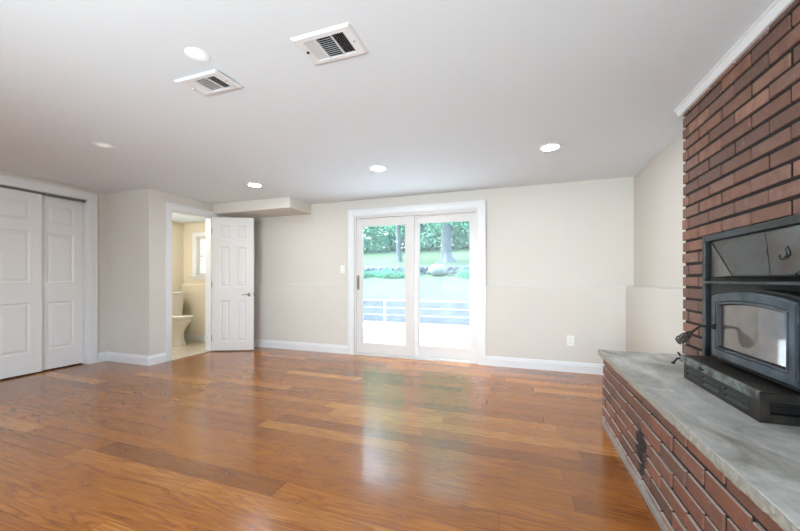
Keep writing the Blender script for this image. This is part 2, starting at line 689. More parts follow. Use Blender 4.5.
bm = bmesh.new()
box(bm, XC - 0.02, XB, YR, YR + 0.11, 0, H)
struct('wall_return', bm, 'wall', 'short greige wall between the closet and the bathroom corner', 'wall')

# bathroom wall with doorway
DY0, DY1, DH = 3.462, 4.135, 2.135
bm = bmesh.new()
box(bm, XB - 0.11, XB, YR + 0.11, DY0, 0, H)
box(bm, XB - 0.11, XB, DY1, YU, 0, H)
box(bm, XB - 0.11, XB, DY0, DY1, DH, H)
struct('wall_bathroom', bm, 'wall', 'greige wall with the bathroom doorway', 'wall')

# soffit in the corner above the open door
bm = bmesh.new()
box(bm, XB, -3.17, 4.16, YU, 2.195, H)
struct('trim_soffit', bm, 'wall', 'boxed greige soffit below the ceiling in the back left corner', 'soffit')

# bathroom shell
BZ = 2.20
bm = bmesh.new()
box(bm, XL - 0.12, XL, YR, 4.9, 0, BZ)
struct('wall_bathroom_left', bm, 'bathwall', 'beige bathroom wall behind the toilet tank', 'wall')
bm = bmesh.new()
WX0, WX1, WZ0, WZ1 = -5.66, -4.98, 1.22, 1.93
box(bm, XL, WX0, YU, 4.9, 0, BZ)
box(bm, WX1, XB, YU, 4.9, 0, BZ)
box(bm, WX0, WX1, YU, 4.9, 0, WZ0)
box(bm, WX0, WX1, YU, 4.9, WZ1, BZ)
prism(bm, lower_prof(YB, YU + 0.01), 'X', XL, XB - 0.111)
struct('wall_bathroom_back', bm, 'bathwall', 'beige bathroom back wall with a small window', 'wall')
bm = bmesh.new()
box(bm, XL, XC - 0.02, YR, YR + 0.1, 0, BZ)
box(bm, XC - 0.02, XB - 0.11, YR + 0.11, YR + 0.125, 0, BZ)
struct('wall_bathroom_front', bm, 'bathwall', 'beige bathroom wall on the near side', 'wall')
bm = bmesh.new()
box(bm, XL - 0.1, XB - 0.11, YR + 0.02, YB + 0.05, -0.06, 0.004)
box(bm, XB - 0.112, XB + 0.012, DY0 - 0.0, DY1, -0.05, 0.012)
struct('floor_bathroom', bm, 'tile', 'pale beige stone tile floor of the bathroom with a stone threshold', 'floor')
bm = bmesh.new()
box(bm, XL - 0.1, XB - 0.11, YR + 0.02, 4.88, BZ, BZ + 0.1)
struct('ceiling_bathroom', bm, 'ceiling', 'white bathroom ceiling seen through the doorway', 'ceiling')

# wall behind the camera; its unseen wide window is added for light
bm = bmesh.new()
box(bm, XC - 0.14, -2.7, YF - 0.15, YF, 0, H)
box(bm, 0.9, 1.5, YF - 0.15, YF, 0, H)
box(bm, -2.7, 0.9, YF - 0.15, YF, 0, 0.6)
box(bm, -2.7, 0.9, YF - 0.15, YF, 2.2, H)
struct('wall_front', bm, 'wall', 'greige wall behind the viewer with an added wide opening for light', 'wall')
bm = bmesh.new()
for x0, x1, z0, z1 in ((-2.7, -2.64, 0.6, 2.2), (0.84, 0.9, 0.6, 2.2), (-2.64, 0.84, 0.6, 0.66), (-2.64, 0.84, 2.14, 2.2), (-1.53, -1.47, 0.66, 2.14), (-0.33, -0.27, 0.66, 2.14)):
    box(bm, x0, x1, YF - 0.12, YF - 0.07, z0, z1)
struct('added_window', bm, 'vinyl', 'unseen wide white framed window added for light behind the viewer', 'window')


# ------------------------------------------------------------------ baseboards
def base_prof(f, s):
    """profile (u,z): f = wall face coordinate, s = direction into the room."""
    return [(f, 0), (f + s * 0.016, 0), (f + s * 0.016, 0.092), (f + s * 0.011, 0.100), (f + s * 0.012, 0.108), (f + s * 0.006, 0.122), (f + s * 0.004, 0.128), (f, 0.128)]


def baseboard(name, segs, label):
    bm = bmesh.new()
    for axis, f, s, a, b in segs:
        prism(bm, base_prof(f, s), axis, a, b)
    return struct(name, bm, 'trim', label, 'baseboard')


baseboard('baseboard_back_left', [('X', YB, -1, XB + 0.02, -2.484)], 'white baseboard left of the sliding glass door')
baseboard('baseboard_back_right', [('X', YB, -1, -0.448, XR - 0.001)], 'white baseboard right of the sliding glass door')
baseboard('baseboard_right', [('Y', XR, -1, 3.10, YB - 0.018)], 'white baseboard along the right wall behind the hearth')
baseboard('baseboard_return', [('X', YR, -1, XC + 0.017, XB - 0.0)], 'white baseboard on the short wall beside the closet')
baseboard('baseboard_corner', [('Y', XB, 1, YR - 0.016, 3.373)], 'short white baseboard between the corner and the bathroom doorway')
baseboard('baseboard_left', [('Y', XC, 1, 3.03, YR), ('Y', XC, 1, YF, 1.33)], 'white baseboard on the left wall beside the closet')
baseboard('baseboard_bathroom', [('X', YB, -1, XL, XB - 0.111), ('Y', XL, 1, YR + 0.13, YB - 0.017)], 'white baseboard inside the bathroom')


# ------------------------------------------------------------------ casings
def casing(name, axis, face, s, a, b, top, w, label, inset=0.0, jamb=0.0, extra_top=0):
    """door casing around the opening a..b on a wall plane; jamb lines the reveal."""
    bm = bmesh.new()

    def bx(u0, u1, w0, w1, z0, z1):
        if axis == 'X':
            box(bm, u0, u1, min(w0, w1), max(w0, w1), z0, z1)
        else:
            box(bm, min(w0, w1), max(w0, w1), u0, u1, z0, z1)
    t1, t2, t3 = 0.012, 0.017, 0.022
    for (u0, u1) in ((a - w, a - w + 0.022), (b + w - 0.022, b + w)):
        bx(u0, u1, face, face + s * t3, 0, top + w)
    bx(a - w + 0.022, b + w - 0.022, face, face + s * t3, top + w - 0.022, top + w)
    for (u0, u1) in ((a - w + 0.022, a - 0.018), (b + 0.018, b + w - 0.022)):
        bx(u0, u1, face, face + s * t2, 0, top + w - 0.022)
    bx(a - 0.018, b + 0.018, face, face + s * t2, top + 0.018, top + w - 0.022)
    for (u0, u1) in ((a - 0.018, a + 0.0), (b - 0.0, b + 0.018)):
        bx(u0, u1, face, face + s * t1, 0, top + 0.018)
    bx(a, b, face, face + s * t1, top, top + 0.018)
    if jamb:
        bx(a - 0.001, a + 0.016, face, face - s * jamb, 0, top)
        bx(b - 0.016, b + 0.001, face, face - s * jamb, 0, top)
        bx(a + 0.016, b - 0.016, face, face - s * jamb, top - 0.016, top)
    return struct(name, bm, 'trim', label, 'door casing', bevel=0.0025, segs=2)


casing('trim_1', 'X', YB, -1, SD0, SD1, SDH, 0.105, 'white casing around the sliding glass door', jamb=0.0)
casing('trim_2', 'Y', XB, 1, DY0, DY1, DH, 0.085, 'white casing around the bathroom doorway', jamb=0.12)
casing('trim_3', 'Y', XC, 1, CY0, CY1, CH, 0.095, 'white casing around the closet opening', jamb=0.0)
bm = bmesh.new()
box(bm, XC - 0.14, XC - 0.001, CY0 - 0.001, CY0 + 0.004, 0, CH)
box(bm, XC - 0.14, XC - 0.001, CY1 - 0.006, CY1 + 0.001, 0, CH)
box(bm, XC - 0.14, XC - 0.001, CY0 + 0.004, CY1 - 0.006, CH - 0.006, CH + 0.001)
struct('trim_4', bm, 'trim', 'white jamb lining of the closet opening', 'jamb')

# crown strip above the brick chimney
bm = bmesh.new()
prism(bm, [(1.100, 2.306), (1.100, H), (1.046, H), (1.046, H - 0.008), (1.056, H - 0.011), (1.062, H - 0.030), (1.067, 2.312), (1.070, 2.306)], 'Y', 0.93, 2.966)
box(bm, 1.10, XRU + 0.001, 2.942, 2.966, 2.306, H)
struct('trim_5', bm, 'trim', 'white crown strip where the brick chimney meets the ceiling', 'crown molding')


# ------------------------------------------------------------------ panelled doors
def panelled(bm, w, h, t, cols, rows):
    """door slab, x 0..w, y -t/2..t/2, z 0..h; cols/rows = spans of the panels."""
    xs = [0] + [v for c in cols for v in c] + [w]
    zs = [0] + [v for r in rows for v in r] + [h]
    # stiles and mullions
    for i in range(0, len(xs), 2):
        box(bm, xs[i], xs[i + 1], -t / 2, t / 2, 0, h)
    for c0, c1 in cols:
        for i in range(0, len(zs), 2):
            box(bm, c0, c1, -t / 2, t / 2, zs[i], zs[i + 1])
    for c0, c1 in cols:
        for r0, r1 in rows:
            for s in (-1, 1):
                rings = []
                for ins, dep in ((0.0, 0.0), (0.004, 0.0015), (0.012, 0.0085), (0.026, 0.0095), (0.044, 0.0030), (0.047, 0.0028)):
                    y = s * (t / 2 - dep)
                    q = [(c0 + ins, y, r0 + ins), (c1 - ins, y, r0 + ins), (c1 - ins, y, r1 - ins), (c0 + ins, y, r1 - ins)]
                    rings.append(q)
                rv = [[bm.verts.new(p) for p in r] for r in rings]
                for a, b in zip(rv[:-1], rv[1:]):
                    for i in range(4):
                        j = (i + 1) % 4
                        bm.faces.new((a[i], a[j], b[j], b[i]))
                bm.faces.new(rv[-1])


# closet sliding doors (top-hung, bypassing)
def closet_door(name, x, y1, label):
    w, h, t = 0.815, 2.178, 0.034
    root = empty(name, (x, y1, 0.018), label, 'closet door', None, 'structure', rz=-PI / 2)
    bm = bmesh.new()
    panelled(bm, w, h, t, [(0.105, 0.378), (0.437, 0.710)], [(0.245, 0.845), (1.085, 1.705), (1.835, 2.06)])
    finish('door_panel', bm, 'door', root)
    return root


closet_door('door_2', XC - 0.062, 2.481, 'front white six-panel sliding closet door at the left edge')
closet_door('door_3', XC - 0.104, 2.926, 'rear white six-panel sliding closet door next to the casing')
bm = bmesh.new()
for dx in (0.045, 0.062, 0.083, 0.104, 0.124):
    box(bm, XC - dx - 0.0015, XC - dx + 0.0015, CY0 + 0.01, CY1 - 0.008, CH - 0.034, CH - 0.0065)
box(bm, XC - 0.126, XC - 0.043, CY0 + 0.01, CY1 - 0.008, CH - 0.0095, CH - 0.0065)
tag(finish('closet_track', bm, 'steel'), 'grey steel sliding track under the head of the closet opening', 'door track', None, 'structure')


# bathroom door, standing open into the room
ang = math.atan2(4.40 - 4.142, -4.03 + 4.615)
bd = empty('door_1', (-4.608, 4.118, 0.016), 'white six-panel bathroom door standing open into the room', 'door', None, 'structure', rz=ang)
bm = bmesh.new()
DW, DHH = 0.636, 2.112
panelled(bm, DW, DHH, 0.035, [(0.115, 0.265), (0.371, 0.521)], [(0.14, 0.79), (1.005, 1.64), (1.765, 1.985)])
finish('door_panel', bm, 'door', bd)
for z in (0.2, 1.05, 1.9):
    bm = bmesh.new()
    lathe(bm, [(0.006, z - 0.045), (0.006, z + 0.045)], (-0.006, -0.016, 0), 'Z', 10)
    box(bm, -0.003, 0.0, -0.016, 0.014, z - 0.044, z + 0.044)
    finish('hinge', bm, 'nickel', bd, smooth=True)


def lever(side):
    s = side
    bm = bmesh.new()
    c = (0.576, 0, 0.885)
    lathe(bm, [(0.0, s * 0.0176), (0.031, s * 0.0176), (0.031, s * 0.024), (0.026, s * 0.029), (0.012, s * 0.031), (0.011, s * 0.052), (0.0, s * 0.052)], c, 'Y', 24)
    pts = [(c[0], s * 0.046, c[2]), (c[0] - 0.02, s * 0.050, c[2] + 0.002), (c[0] - 0.045, s * 0.052, c[2] + 0.007), (c[0] - 0.070, s * 0.052, c[2] + 0.006), (c[0] - 0.095, s * 0.050, c[2] - 0.004), (c[0] - 0.108, s * 0.048, c[2] - 0.008)]
    tube(bm, pts, [0.010, 0.009, 0.0075, 0.007, 0.006, 0.004], 10)
    finish('door_handle', bm, 'nickel', bd, smooth=True)


lever(-1)
lever(1)
bm = bmesh.new()
box(bm, DW, DW + 0.002, -0.012, 0.012, 0.855, 0.915)
box(bm, DW + 0.002, DW + 0.009, -0.006, 0.006, 0.876, 0.894)
finish('latch_plate', bm, 'nickel', bd)

# ------------------------------------------------------------------ sliding glass door
sg = empty('door_4', ((SD0 + SD1) / 2, YB + 0.05, 0), 'white two-panel sliding glass door to the patio', 'sliding glass door', None, 'structure')
OX, OY = (SD0 + SD1) / 2, YB + 0.05


def sbox(bm, x0, x1, y0, y1, z0, z1):
    box(bm, x0 - OX, x1 - OX, y0 - OY, y1 - OY, z0, z1)


bm = bmesh.new()
F0, F1 = YB + 0.005, YB + 0.165
sbox(bm, SD0, SD0 + 0.028, F0, F1, 0.0, SDH)
sbox(bm, SD1 - 0.028, SD1, F0, F1, 0.0, SDH)
sbox(bm, SD0 + 0.028, SD1 - 0.028, F0, F1, SDH - 0.03, SDH)
sbox(bm, SD0 + 0.028, SD1 - 0.028, F0 - 0.012, F1, 0.0, 0.028)
sbox(bm, SD0 + 0.028, SD1 - 0.028, F0 + 0.062, F0 + 0.068, 0.028, 0.04)
sbox(bm, SD0 + 0.028, SD1 - 0.028, F0 + 0.062, F0 + 0.068, SDH - 0.045, SDH - 0.03)
finish('door_frame', bm, 'vinyl', sg, bevel=0.002)


def sash(name, x0, x1, y0, y1, gx0, gx1, gz0, gz1):
    bm = bmesh.new()
    z0, z1 = 0.032, SDH - 0.034
    sbox(bm, x0, gx0, y0, y1, z0, z1)
    sbox(bm, gx1, x1, y0, y1, z0, z1)
    sbox(bm, gx0, gx1, y0, y1, z0, gz0)
    sbox(bm, gx0, gx1, y0, y1, gz1, z1)
    # glazing bead
    m_ = (y0 + y1) / 2
    for s0, s1 in ((y0 + 0.004, m_ - 0.008), (m_ + 0.008, y1 - 0.004)):
        sbox(bm, gx0, gx0 + 0.012, s0, s1, gz0, gz1)
        sbox(bm, gx1 - 0.012, gx1, s0, s1, gz0, gz1)
        sbox(bm, gx0 + 0.012, gx1 - 0.012, s0, s1, gz0, gz0 + 0.012)
        sbox(bm, gx0 + 0.012, gx1 - 0.012, s0, s1, gz1 - 0.012, gz1)
    fr = finish(name, bm, 'vinyl', sg, bevel=0.002)
    bm = bmesh.new()
    sbox(bm, gx0 + 0.001, gx1 - 0.001, m_ - 0.003, m_ + 0.003, gz0 + 0.001, gz1 - 0.001)
    finish('glass_pane', bm, 'glass', fr)
    return fr


s1 = sash('sliding_panel', SD0 + 0.030, -1.435, YB + 0.020, YB + 0.062, -2.262, -1.560, 0.175, 1.955)
s2 = sash('fixed_panel', -1.480, SD1 - 0.030, YB + 0.082, YB + 0.124, -1.385, -0.645, 0.175, 1.965)
# handle on the sliding panel
bm = bmesh.new()
hx = -2.318
sbox(bm, hx - 0.017, hx + 0.017, YB + 0.012, YB + 0.020, 0.985, 1.205)
finish('handle_plate', bm, 'nickel', s1, bevel=0.003)
bm = bmesh.new()
pts = [(hx - OX, YB + 0.012 - OY, 1.185), (hx - OX + 0.002, YB - 0.012 - OY, 1.175), (hx - OX + 0.010, YB - 0.032 - OY, 1.145), (hx - OX + 0.014, YB - 0.038 - OY, 1.095), (hx - OX + 0.010, YB - 0.032 - OY, 1.045), (hx - OX + 0.002, YB - 0.012 - OY, 1.015), (hx - OX, YB + 0.012 - OY, 1.005)]
tube(bm, pts, [0.009, 0.009, 0.0085, 0.0085, 0.0085, 0.009, 0.009], 10)
finish('pull_handle', bm, 'nickel', s1, smooth=True)
# threshold under the door
bm = bmesh.new()
box(bm, SD0 + 0.001, SD1 - 0.001, YB + 0.005, 4.93, -0.11, -0.001)
struct('trim_6', bm, 'concrete', 'pale sill under the sliding glass door', 'door sill')

# ------------------------------------------------------------------ bathroom window
wd = empty('window_1', ((WX0 + WX1) / 2, YU, WZ0), 'small white double-hung bathroom window above the toilet', 'window', None, 'structure')
wcx = (WX0 + WX1) / 2


def wbox(bm, x0, x1, y0, y1, z0, z1):
    box(bm, x0 - wcx, x1 - wcx, y0 - YU, y1 - YU, z0 - WZ0, z1 - WZ0)


bm = bmesh.new()
wbox(bm, WX0 - 0.075, WX0, YU - 0.018, YU, WZ0 - 0.0, WZ1 + 0.075)
wbox(bm, WX1, WX1 + 0.075, YU - 0.018, YU, WZ0 - 0.0, WZ1 + 0.075)
wbox(bm, WX0, WX1, YU - 0.018, YU, WZ1, WZ1 + 0.075)
wbox(bm, WX0 - 0.075, WX1 + 0.075, YU - 0.018, YU, WZ0 - 0.075, WZ0 - 0.02)
finish('window_casing', bm, 'trim', wd, bevel=0.003)
bm = bmesh.new()
wbox(bm, WX0 - 0.09, WX1 + 0.09, YU - 0.045, YU + 0.05, WZ0 - 0.02, WZ0)
finish('window_sill', bm, 'trim', wd, bevel=0.003)
bm = bmesh.new()
zm = (WZ0 + WZ1) / 2
for x0, x1, z0, z1 in ((WX0, WX0 + 0.045, WZ0, WZ1), (WX1 - 0.045, WX1, WZ0, WZ1), (WX0 + 0.045, WX1 - 0.045, WZ0, WZ0 + 0.045), (WX0 + 0.045, WX1 - 0.045, WZ1 - 0.045, WZ1), (WX0 + 0.045, WX1 - 0.045, zm - 0.022, zm + 0.022)):
    wbox(bm, x0, x1, YU + 0.05, YU + 0.10, z0, z1)
finish('window_frame', bm, 'vinyl', wd, bevel=0.002)
bm = bmesh.new()
wbox(bm, WX0 + 0.045, WX1 - 0.045, YU + 0.072, YU + 0.078, WZ0 + 0.045, zm - 0.022)
wbox(bm, WX0 + 0.045, WX1 - 0.045, YU + 0.072, YU + 0.078, zm + 0.022, WZ1 - 0.045)
finish('glass_pane', bm, 'glass', wd)

# ------------------------------------------------------------------ brick work
BRICKS = [srgb(130, 92, 78), srgb(118, 84, 73), srgb(100, 74, 66), srgb(146, 108, 92), srgb(92, 70, 64), srgb(116, 88, 80), srgb(134, 92, 75), srgb(124, 94, 86)]
BRICKS_H = [srgb(124, 74, 56), srgb(110, 68, 54), srgb(98, 66, 56), srgb(118, 78, 64), srgb(90, 62, 54), srgb(132, 80, 58)]


def brickwork(name, xf, depth, y_lo, y_hi, rows, course, jz, module, jy, z_top, phases, palette, mat, parent, seed):
    rnd = random.Random(seed)
    bm = bmesh.new()
    lay = bm.loops.layers.float_color.new('tone')
    for r in range(rows):
        z1 = z_top - r * course
        z0 = z1 - (course - jz)
        ph = phases[r % len(phases)]
        # vertical joints at ph + k*module
        k0 = math.floor((y_lo - ph) / module)
        cuts = [y_lo]
        k = k0
        while ph + k * module < y_hi - 0.03:
            v = ph + k * module
            if v > y_lo + 0.03:
                cuts.append(v)
            k += 1
        cuts.append(y_hi)
        for a, b in zip(cuts[:-1], cuts[1:]):
            a2 = a + (jy / 2 if a > y_lo else 0)
            b2 = b - (jy / 2 if b < y_hi else 0)
            dx = rnd.uniform(-0.0035, 0.0025)
            j = [rnd.uniform(-0.0018, 0.0018) for _ in range(4)]
            vs, fs = box(bm, xf + dx, xf + depth, a2 + j[0], b2 + j[1], z0 + j[2], z1 + j[3])
            t = rnd.choice(palette)
            v = rnd.uniform(0.86, 1.12)
            c = (t[0] * v, t[1] * v, t[2] * v, 1)
            for f in fs:
                for lp in f.loops:
                    lp[lay] = c
    o = finish(name, bm, mat, parent, bevel=0.0035, segs=2)
    return o


CF = 1.085
chim = empty('brick_chimney', (1.18, 1.96, 0.583), 'dark red brick chimney breast rising from the stone hearth to the ceiling', 'chimney')
cx, cy, cz = chim.location
HB = 0.583


def off(o, root):
    """children are modelled in room coordinates; shift them under their root."""
    o.matrix_parent_inverse = Matrix.Translation(-Vector(root.location))
    return o


bm = bmesh.new()
box(bm, CF + 0.0075, XR - 0.001, 0.985, 2.908, HB, SEAM + 0.001)
box(bm, CF + 0.0075, XRU - 0.001, 0.985, 2.908, SEAM + 0.001, 2.300)
off(finish('mortar_core', bm, 'mortar', chim), chim)
b = brickwork('brick_face', CF, 0.10, 0.975, 2.937, 23, 0.0795, 0.017, 0.265, 0.017, 2.285 + 0.066, (2.850, 2.712), BRICKS, 'brick', chim, 3)
b.name = 'brick_face'
off(b, chim)

hearth = empty('raised_hearth', (0.9, 1.96, 0), 'raised brick hearth topped by a rough-edged grey stone slab', 'hearth')
bm = bmesh.new()
box(bm, 0.6235, XR - 0.001, 0.86, 3.035, 0.0, 0.546)
off(finish('mortar_core', bm, 'mortar', hearth), hearth)
bm = bmesh.new()
rnd = random.Random(5)
ys = [0.845 + i * 0.06 for i in range(38)]
ring_lo, ring_hi = [], []
# pale mortar toe along the floor, uneven
segs = []
for i, y in enumerate(ys):
    d = rnd.uniform(-0.004, 0.006)
    hgt = 0.034 + rnd.uniform(-0.005, 0.006)
    yy = min(y, 3.064)
    segs.append([(0.640, yy, 0.0), (0.609 - d * 0.3, yy, 0.0), (0.610 - d * 0.3, yy, hgt * 0.7), (0.617, yy, hgt), (0.640, yy, hgt)])
loft(bm, segs)
off(finish('mortar_toe', bm, 'palemortar', hearth), hearth)
b = brickwork('brick_front', 0.615, 0.10, 0.85, 3.060, 7, 0.0795, 0.015, 0.265, 0.018, 0.544, (1.900, 1.7675), BRICKS_H, 'hearthbrick', hearth, 11)
off(b, hearth)

# slab, chiselled along the front and the far end
bm = bmesh.new()
rnd = random.Random(21)
X0, X1, Y0, Y1 = 0.590, XR - 0.001, 0.82, 3.090
per = []
y = Y0
while y < Y1:
    per.append((X0, y, -1, 0))
    y += 0.014
x = X0
while x < X1:
    per.append((x, Y1, 0, 1))
    x += 0.014
per.append((X1, Y1, 0, 0))
per.append((X1, Y0, 0, 0))
levels = [(0.545, 0.010), (0.550, 0.015), (0.557, 0.018), (0.565, 0.016), (0.574, 0.013), (0.5815, 0.009), (0.583, 0.004)]
offs = []
for zi, (z, o_) in enumerate(levels):
    ring = []
    for i, (px, py, nx, ny) in enumerate(per):
        wob = (0.004 * math.sin(i * 0.21 + zi) + 0.003 * math.sin(i * 0.57 + 2.1 * zi)) if zi < 5 else 0.003 * math.sin(i * 0.17)
        chip = rnd.uniform(-0.0028, 0.0028) if zi < 5 else rnd.uniform(-0.0015, 0.0015)
        k = (o_ - 0.010) + wob * 0.45 + chip
        ring.append((px + nx * k, py + ny * k, z + (rnd.uniform(-0.0018, 0.0018) if 0 < zi < 5 else 0)))
    offs.append(ring)
loft(bm, offs)
sl = finish('stone_slab', bm, ['slab', 'slabedge'], hearth)
for f in sl.data.polygons:
    if abs(f.normal.z) < 0.9:
        f.material_index = 1
off(sl, hearth)

# ------------------------------------------------------------------ wood stove insert
st = empty('wood_stove', (1.0, 1.96, HB), 'black cast-iron wood stove insert with arched glass door set in the brick chimney', 'wood stove')


def sp(name, bm, mat, parent=None, **kw):
    o = finish(name, bm, mat, parent or st, **kw)
    if parent is None:
        off(o, st)
    return o


SY0, SY1 = 1.335, 2.585
FX = CF - 0.006
bm = bmesh.new()
for y0, y1, z0, z1 in ((SY0, SY0 + 0.034, HB + 0.002, 1.402), (SY1 - 0.034, SY1, HB + 0.002, 1.402), (SY0 + 0.034, SY1 - 0.034, 1.368, 1.402)):
    box(bm, 1.052, FX, y0, y1, z0, z1)
sp('surround', bm, 'surround', bevel=0.003)
bm = bmesh.new()
box(bm, 1.074, FX, SY0 + 0.034, SY1 - 0.034, HB + 0.002, 1.368)
sp('recess_back', bm, 'black')
# hood: flared panel, bottom edge stands forward
HX = 0.995
yl, yr = 2.145, 1.735
bm = bmesh.new()
bk = [(1.072, 2.515, 1.364), (1.072, 1.405, 1.364), (1.072, 1.405, 1.150), (1.072, 2.515, 1.150)]
v = [bm.verts.new(p) for p in [(1.064, 2.500, 1.362), (1.064, 1.420, 1.362), (HX, yr, 1.160), (HX, yl, 1.160), (1.070, 2.505, 1.150), (1.070, 1.415, 1.150)]]
bm.faces.new((v[0], v[1], v[2], v[3]))
bm.faces.new((v[0], v[3], v[4]))
bm.faces.new((v[1], v[5], v[2]))
bm.faces.new((v[3], v[2], v[5], v[4]))
bm.faces.new((v[0], v[4], v[5], v[1]))
hood = sp('hood_panel', bm, 'hood', bevel=0.0015)
hood['label'] = 'brownish grey flared steel panel'


def on_hood(y, z):
    """point on the hood's front face."""
    t = (1.362 - z) / (1.362 - 1.160)
    return (1.064 + (HX - 1.064) * t - 0.0015, y, z)


# seam and emblem on the hood
bm = bmesh.new()
tube(bm, [on_hood(2.035, 1.357), on_hood(1.875, 1.165)], 0.0010, 6)
off(finish('panel_seam', bm, 'lip', st), st)
bm = bmesh.new()
for y0_, y1_ in ((2.500, yl), (1.420, yr)):
    tube(bm, [(1.062, y0_, 1.362), (HX - 0.001, y1_, 1.160)], 0.0022, 6)
tube(bm, [(HX + 0.004, yl, 1.156), (HX + 0.004, yr, 1.156)], 0.004, 6)
off(finish('fold_line', bm, 'black', st), st)
bm = bmesh.new()


def emb(pts):
    out = []
    for u, w in pts:          # u,w in crop units, 250,260 is the middle
        px, py = 760 + u / 10.62, 230 + w / 10.62
        f_, a_ = 340.6, math.radians(19.4)
        kx = -math.sin(a_) + (px - 400) / f_ * math.cos(a_)
        ky = math.cos(a_) + (px - 400) / f_ * math.sin(a_)
        X_ = 1.019
        t = X_ / kx
        out.append(on_hood(ky * t, 1.14 + (279.6 - py) / f_ * t))
    return out


tube(bm, emb([(232, 222), (236, 190), (248, 172), (262, 192), (282, 215), (304, 240), (312, 268), (300, 296), (276, 314), (256, 318)]), [0.0005, 0.0011, 0.0013, 0.0013, 0.0013, 0.0014, 0.0015, 0.0013, 0.001, 0.0005], 6)
tube(bm, emb([(246, 214), (262, 240), (274, 266), (262, 296), (240, 312), (218, 300), (202, 280), (200, 262)]), [0.0005, 0.001, 0.0013, 0.0015, 0.0014, 0.0013, 0.0013, 0.0005], 6)
tube(bm, emb([(286, 244), (292, 266), (282, 288)]), [0.0005, 0.0011, 0.0005], 6)
off(finish('emblem', bm, 'black', st, smooth=True), st)['label'] = 'small dark flame-shaped emblem'

# shelf strip and the body behind the door
bm = bmesh.new()
prism(bm, [(0.985, 2.425), (1.074, 2.560), (1.074, 1.360), (0.985, 1.480)], 'Z', 1.118, 1.132)
sp('shelf_strip', bm, 'surround', bevel=0.002)['label'] = 'thin grey metal strip above the arched door'
DX = 0.950                     # front plane of the door frame
DYL, DYR = 2.238, 1.652
bm = bmesh.new()


def arch_top(y, inset=0.0, zc=1.083, drop=0.028):
    u = (y - (DYL + DYR) / 2) / ((DYL - DYR) / 2)
    return zc - inset - drop * u * u


body = [(DYL + 0.02, 0.715)] + [(DYR - 0.02, 0.715)]
NA = 16
top = [(DYR - 0.02 + (DYL - DYR + 0.04) * i / NA) for i in range(NA + 1)]
prism(bm, body + [(y, arch_top(y) + 0.012) for y in top], 'X', DX + 0.036, 1.074)
sp('firebox', bm, 'black', bevel=0.004)


def arch_ring(y0, y1, z0, inset, n=NA):
    pts = [(y1, z0), (y0, z0)]
    for i in range(n + 1):
        y = y0 + (y1 - y0) * i / n
        pts.append((y, arch_top(y, inset)))
    return pts


door = empty('stove_door', (0, 0, 0), None, None)
door.parent = st
off(door, st)
# door frame: nested arch rings, lofted with relief
bm = bmesh.new()
spec = [  # margin to the side, bottom z, arch inset, x
    (-0.000, 0.742, 0.000, DX + 0.034),
    (-0.000, 0.742, 0.000, DX + 0.006),
    (0.006, 0.748, 0.006, DX),
    (0.036, 0.782, 0.038, DX + 0.001),
    (0.040, 0.786, 0.042, DX + 0.005),
    (0.044, 0.790, 0.046, DX + 0.001),
    (0.052, 0.797, 0.054, DX + 0.001),
    (0.058, 0.802, 0.060, DX + 0.016),
    (0.058, 0.802, 0.060, DX + 0.034),
]
rings = [[(x_, y_, z_) for y_, z_ in arch_ring(DYR + m_, DYL - m_, zb, ins)] for m_, zb, ins, x_ in spec]
rings.append(rings[0])
loft(bm, rings, True, False)
bmesh.ops.remove_doubles(bm, verts=bm.verts, dist=0.0002)
frame = finish('door_frame', bm, ['iron', 'black'], door, smooth=True, angle=30)
for f in frame.data.polygons:
    if DX + 0.005 < f.center.x < DX + 0.013 and DYR + 0.05 < f.center.y < DYL - 0.05 and 0.79 < f.center.z < arch_top(f.center.y) - 0.05:
        f.material_index = 1  # inner reveal blackened in the colour, in place of recess shade
bm = bmesh.new()
g = arch_ring(DYR + 0.054, DYL - 0.054, 0.798, 0.056)
prism(bm, g, 'X', DX + 0.017, DX + 0.023)
finish('door_glass', bm, 'stoveglass', door)['label'] = 'smoked, soot-hazed arched glass'
for z in (0.800, 1.010):
    bm = bmesh.new()
    lathe(bm, [(0.013, z - 0.026), (0.013, z + 0.026)], (DX + 0.010, DYR - 0.016, 0), 'Z', 14)
    box(bm, DX + 0.004, DX + 0.030, DYR - 0.014, DYR + 0.012, z - 0.020, z + 0.020)
    finish('hinge', bm, 'iron', door, smooth=True)
# latch handle with coiled grip
P0, P1, P2 = Vector((0.962, 2.205, 0.896)), Vector((0.892, 2.209, 0.896)), Vector((0.838, 2.250, 0.826))
bm = bmesh.new()
tube(bm, [P0, P0.lerp(P1, 0.7), P1, P1.lerp(P2, 0.3), P2], 0.0058, 10)
lathe(bm, [(0.014, -0.014), (0.014, 0.002)], (0.952, 2.205, 0.896), 'X', 14)
hd = finish('door_handle', bm, 'black', door, smooth=True)
bm = bmesh.new()
ax = (P2 - P1).normalized()
sd = ax.cross(Vector((0, 0, 1))).normalized()
u2 = sd.cross(ax).normalized()
start = P1.lerp(P2, 0.55)
pts = []
turns, Lg = 7, 0.085
for i in range(turns * 12 + 1):
    t = i / (turns * 12)
    rr = 0.010 + 0.013 * math.sin(min(1, t * 1.6) * PI / 2) - (0.010 * max(0, t - 0.8) / 0.2)
    a = t * turns * 2 * PI
    pts.append(start + ax * (Lg * t) + (sd * math.cos(a) + u2 * math.sin(a)) * rr)
tube(bm, pts, 0.0032, 6)
tube(bm, [start, start + ax * Lg * 0.95], [0.006, 0.008], 10)
finish('coil_grip', bm, 'spring', hd, smooth=True)['label'] = 'grey coiled spring grip'

# ash ledge in front of the door
lg = empty('ash_ledge', (0, 0, 0), None, None)
lg.parent = st
off(lg, st)
bm = bmesh.new()
LY0, LY1, LX = 1.715, 2.36, 0.880
ZB, ZT = HB + 0.001, 0.676
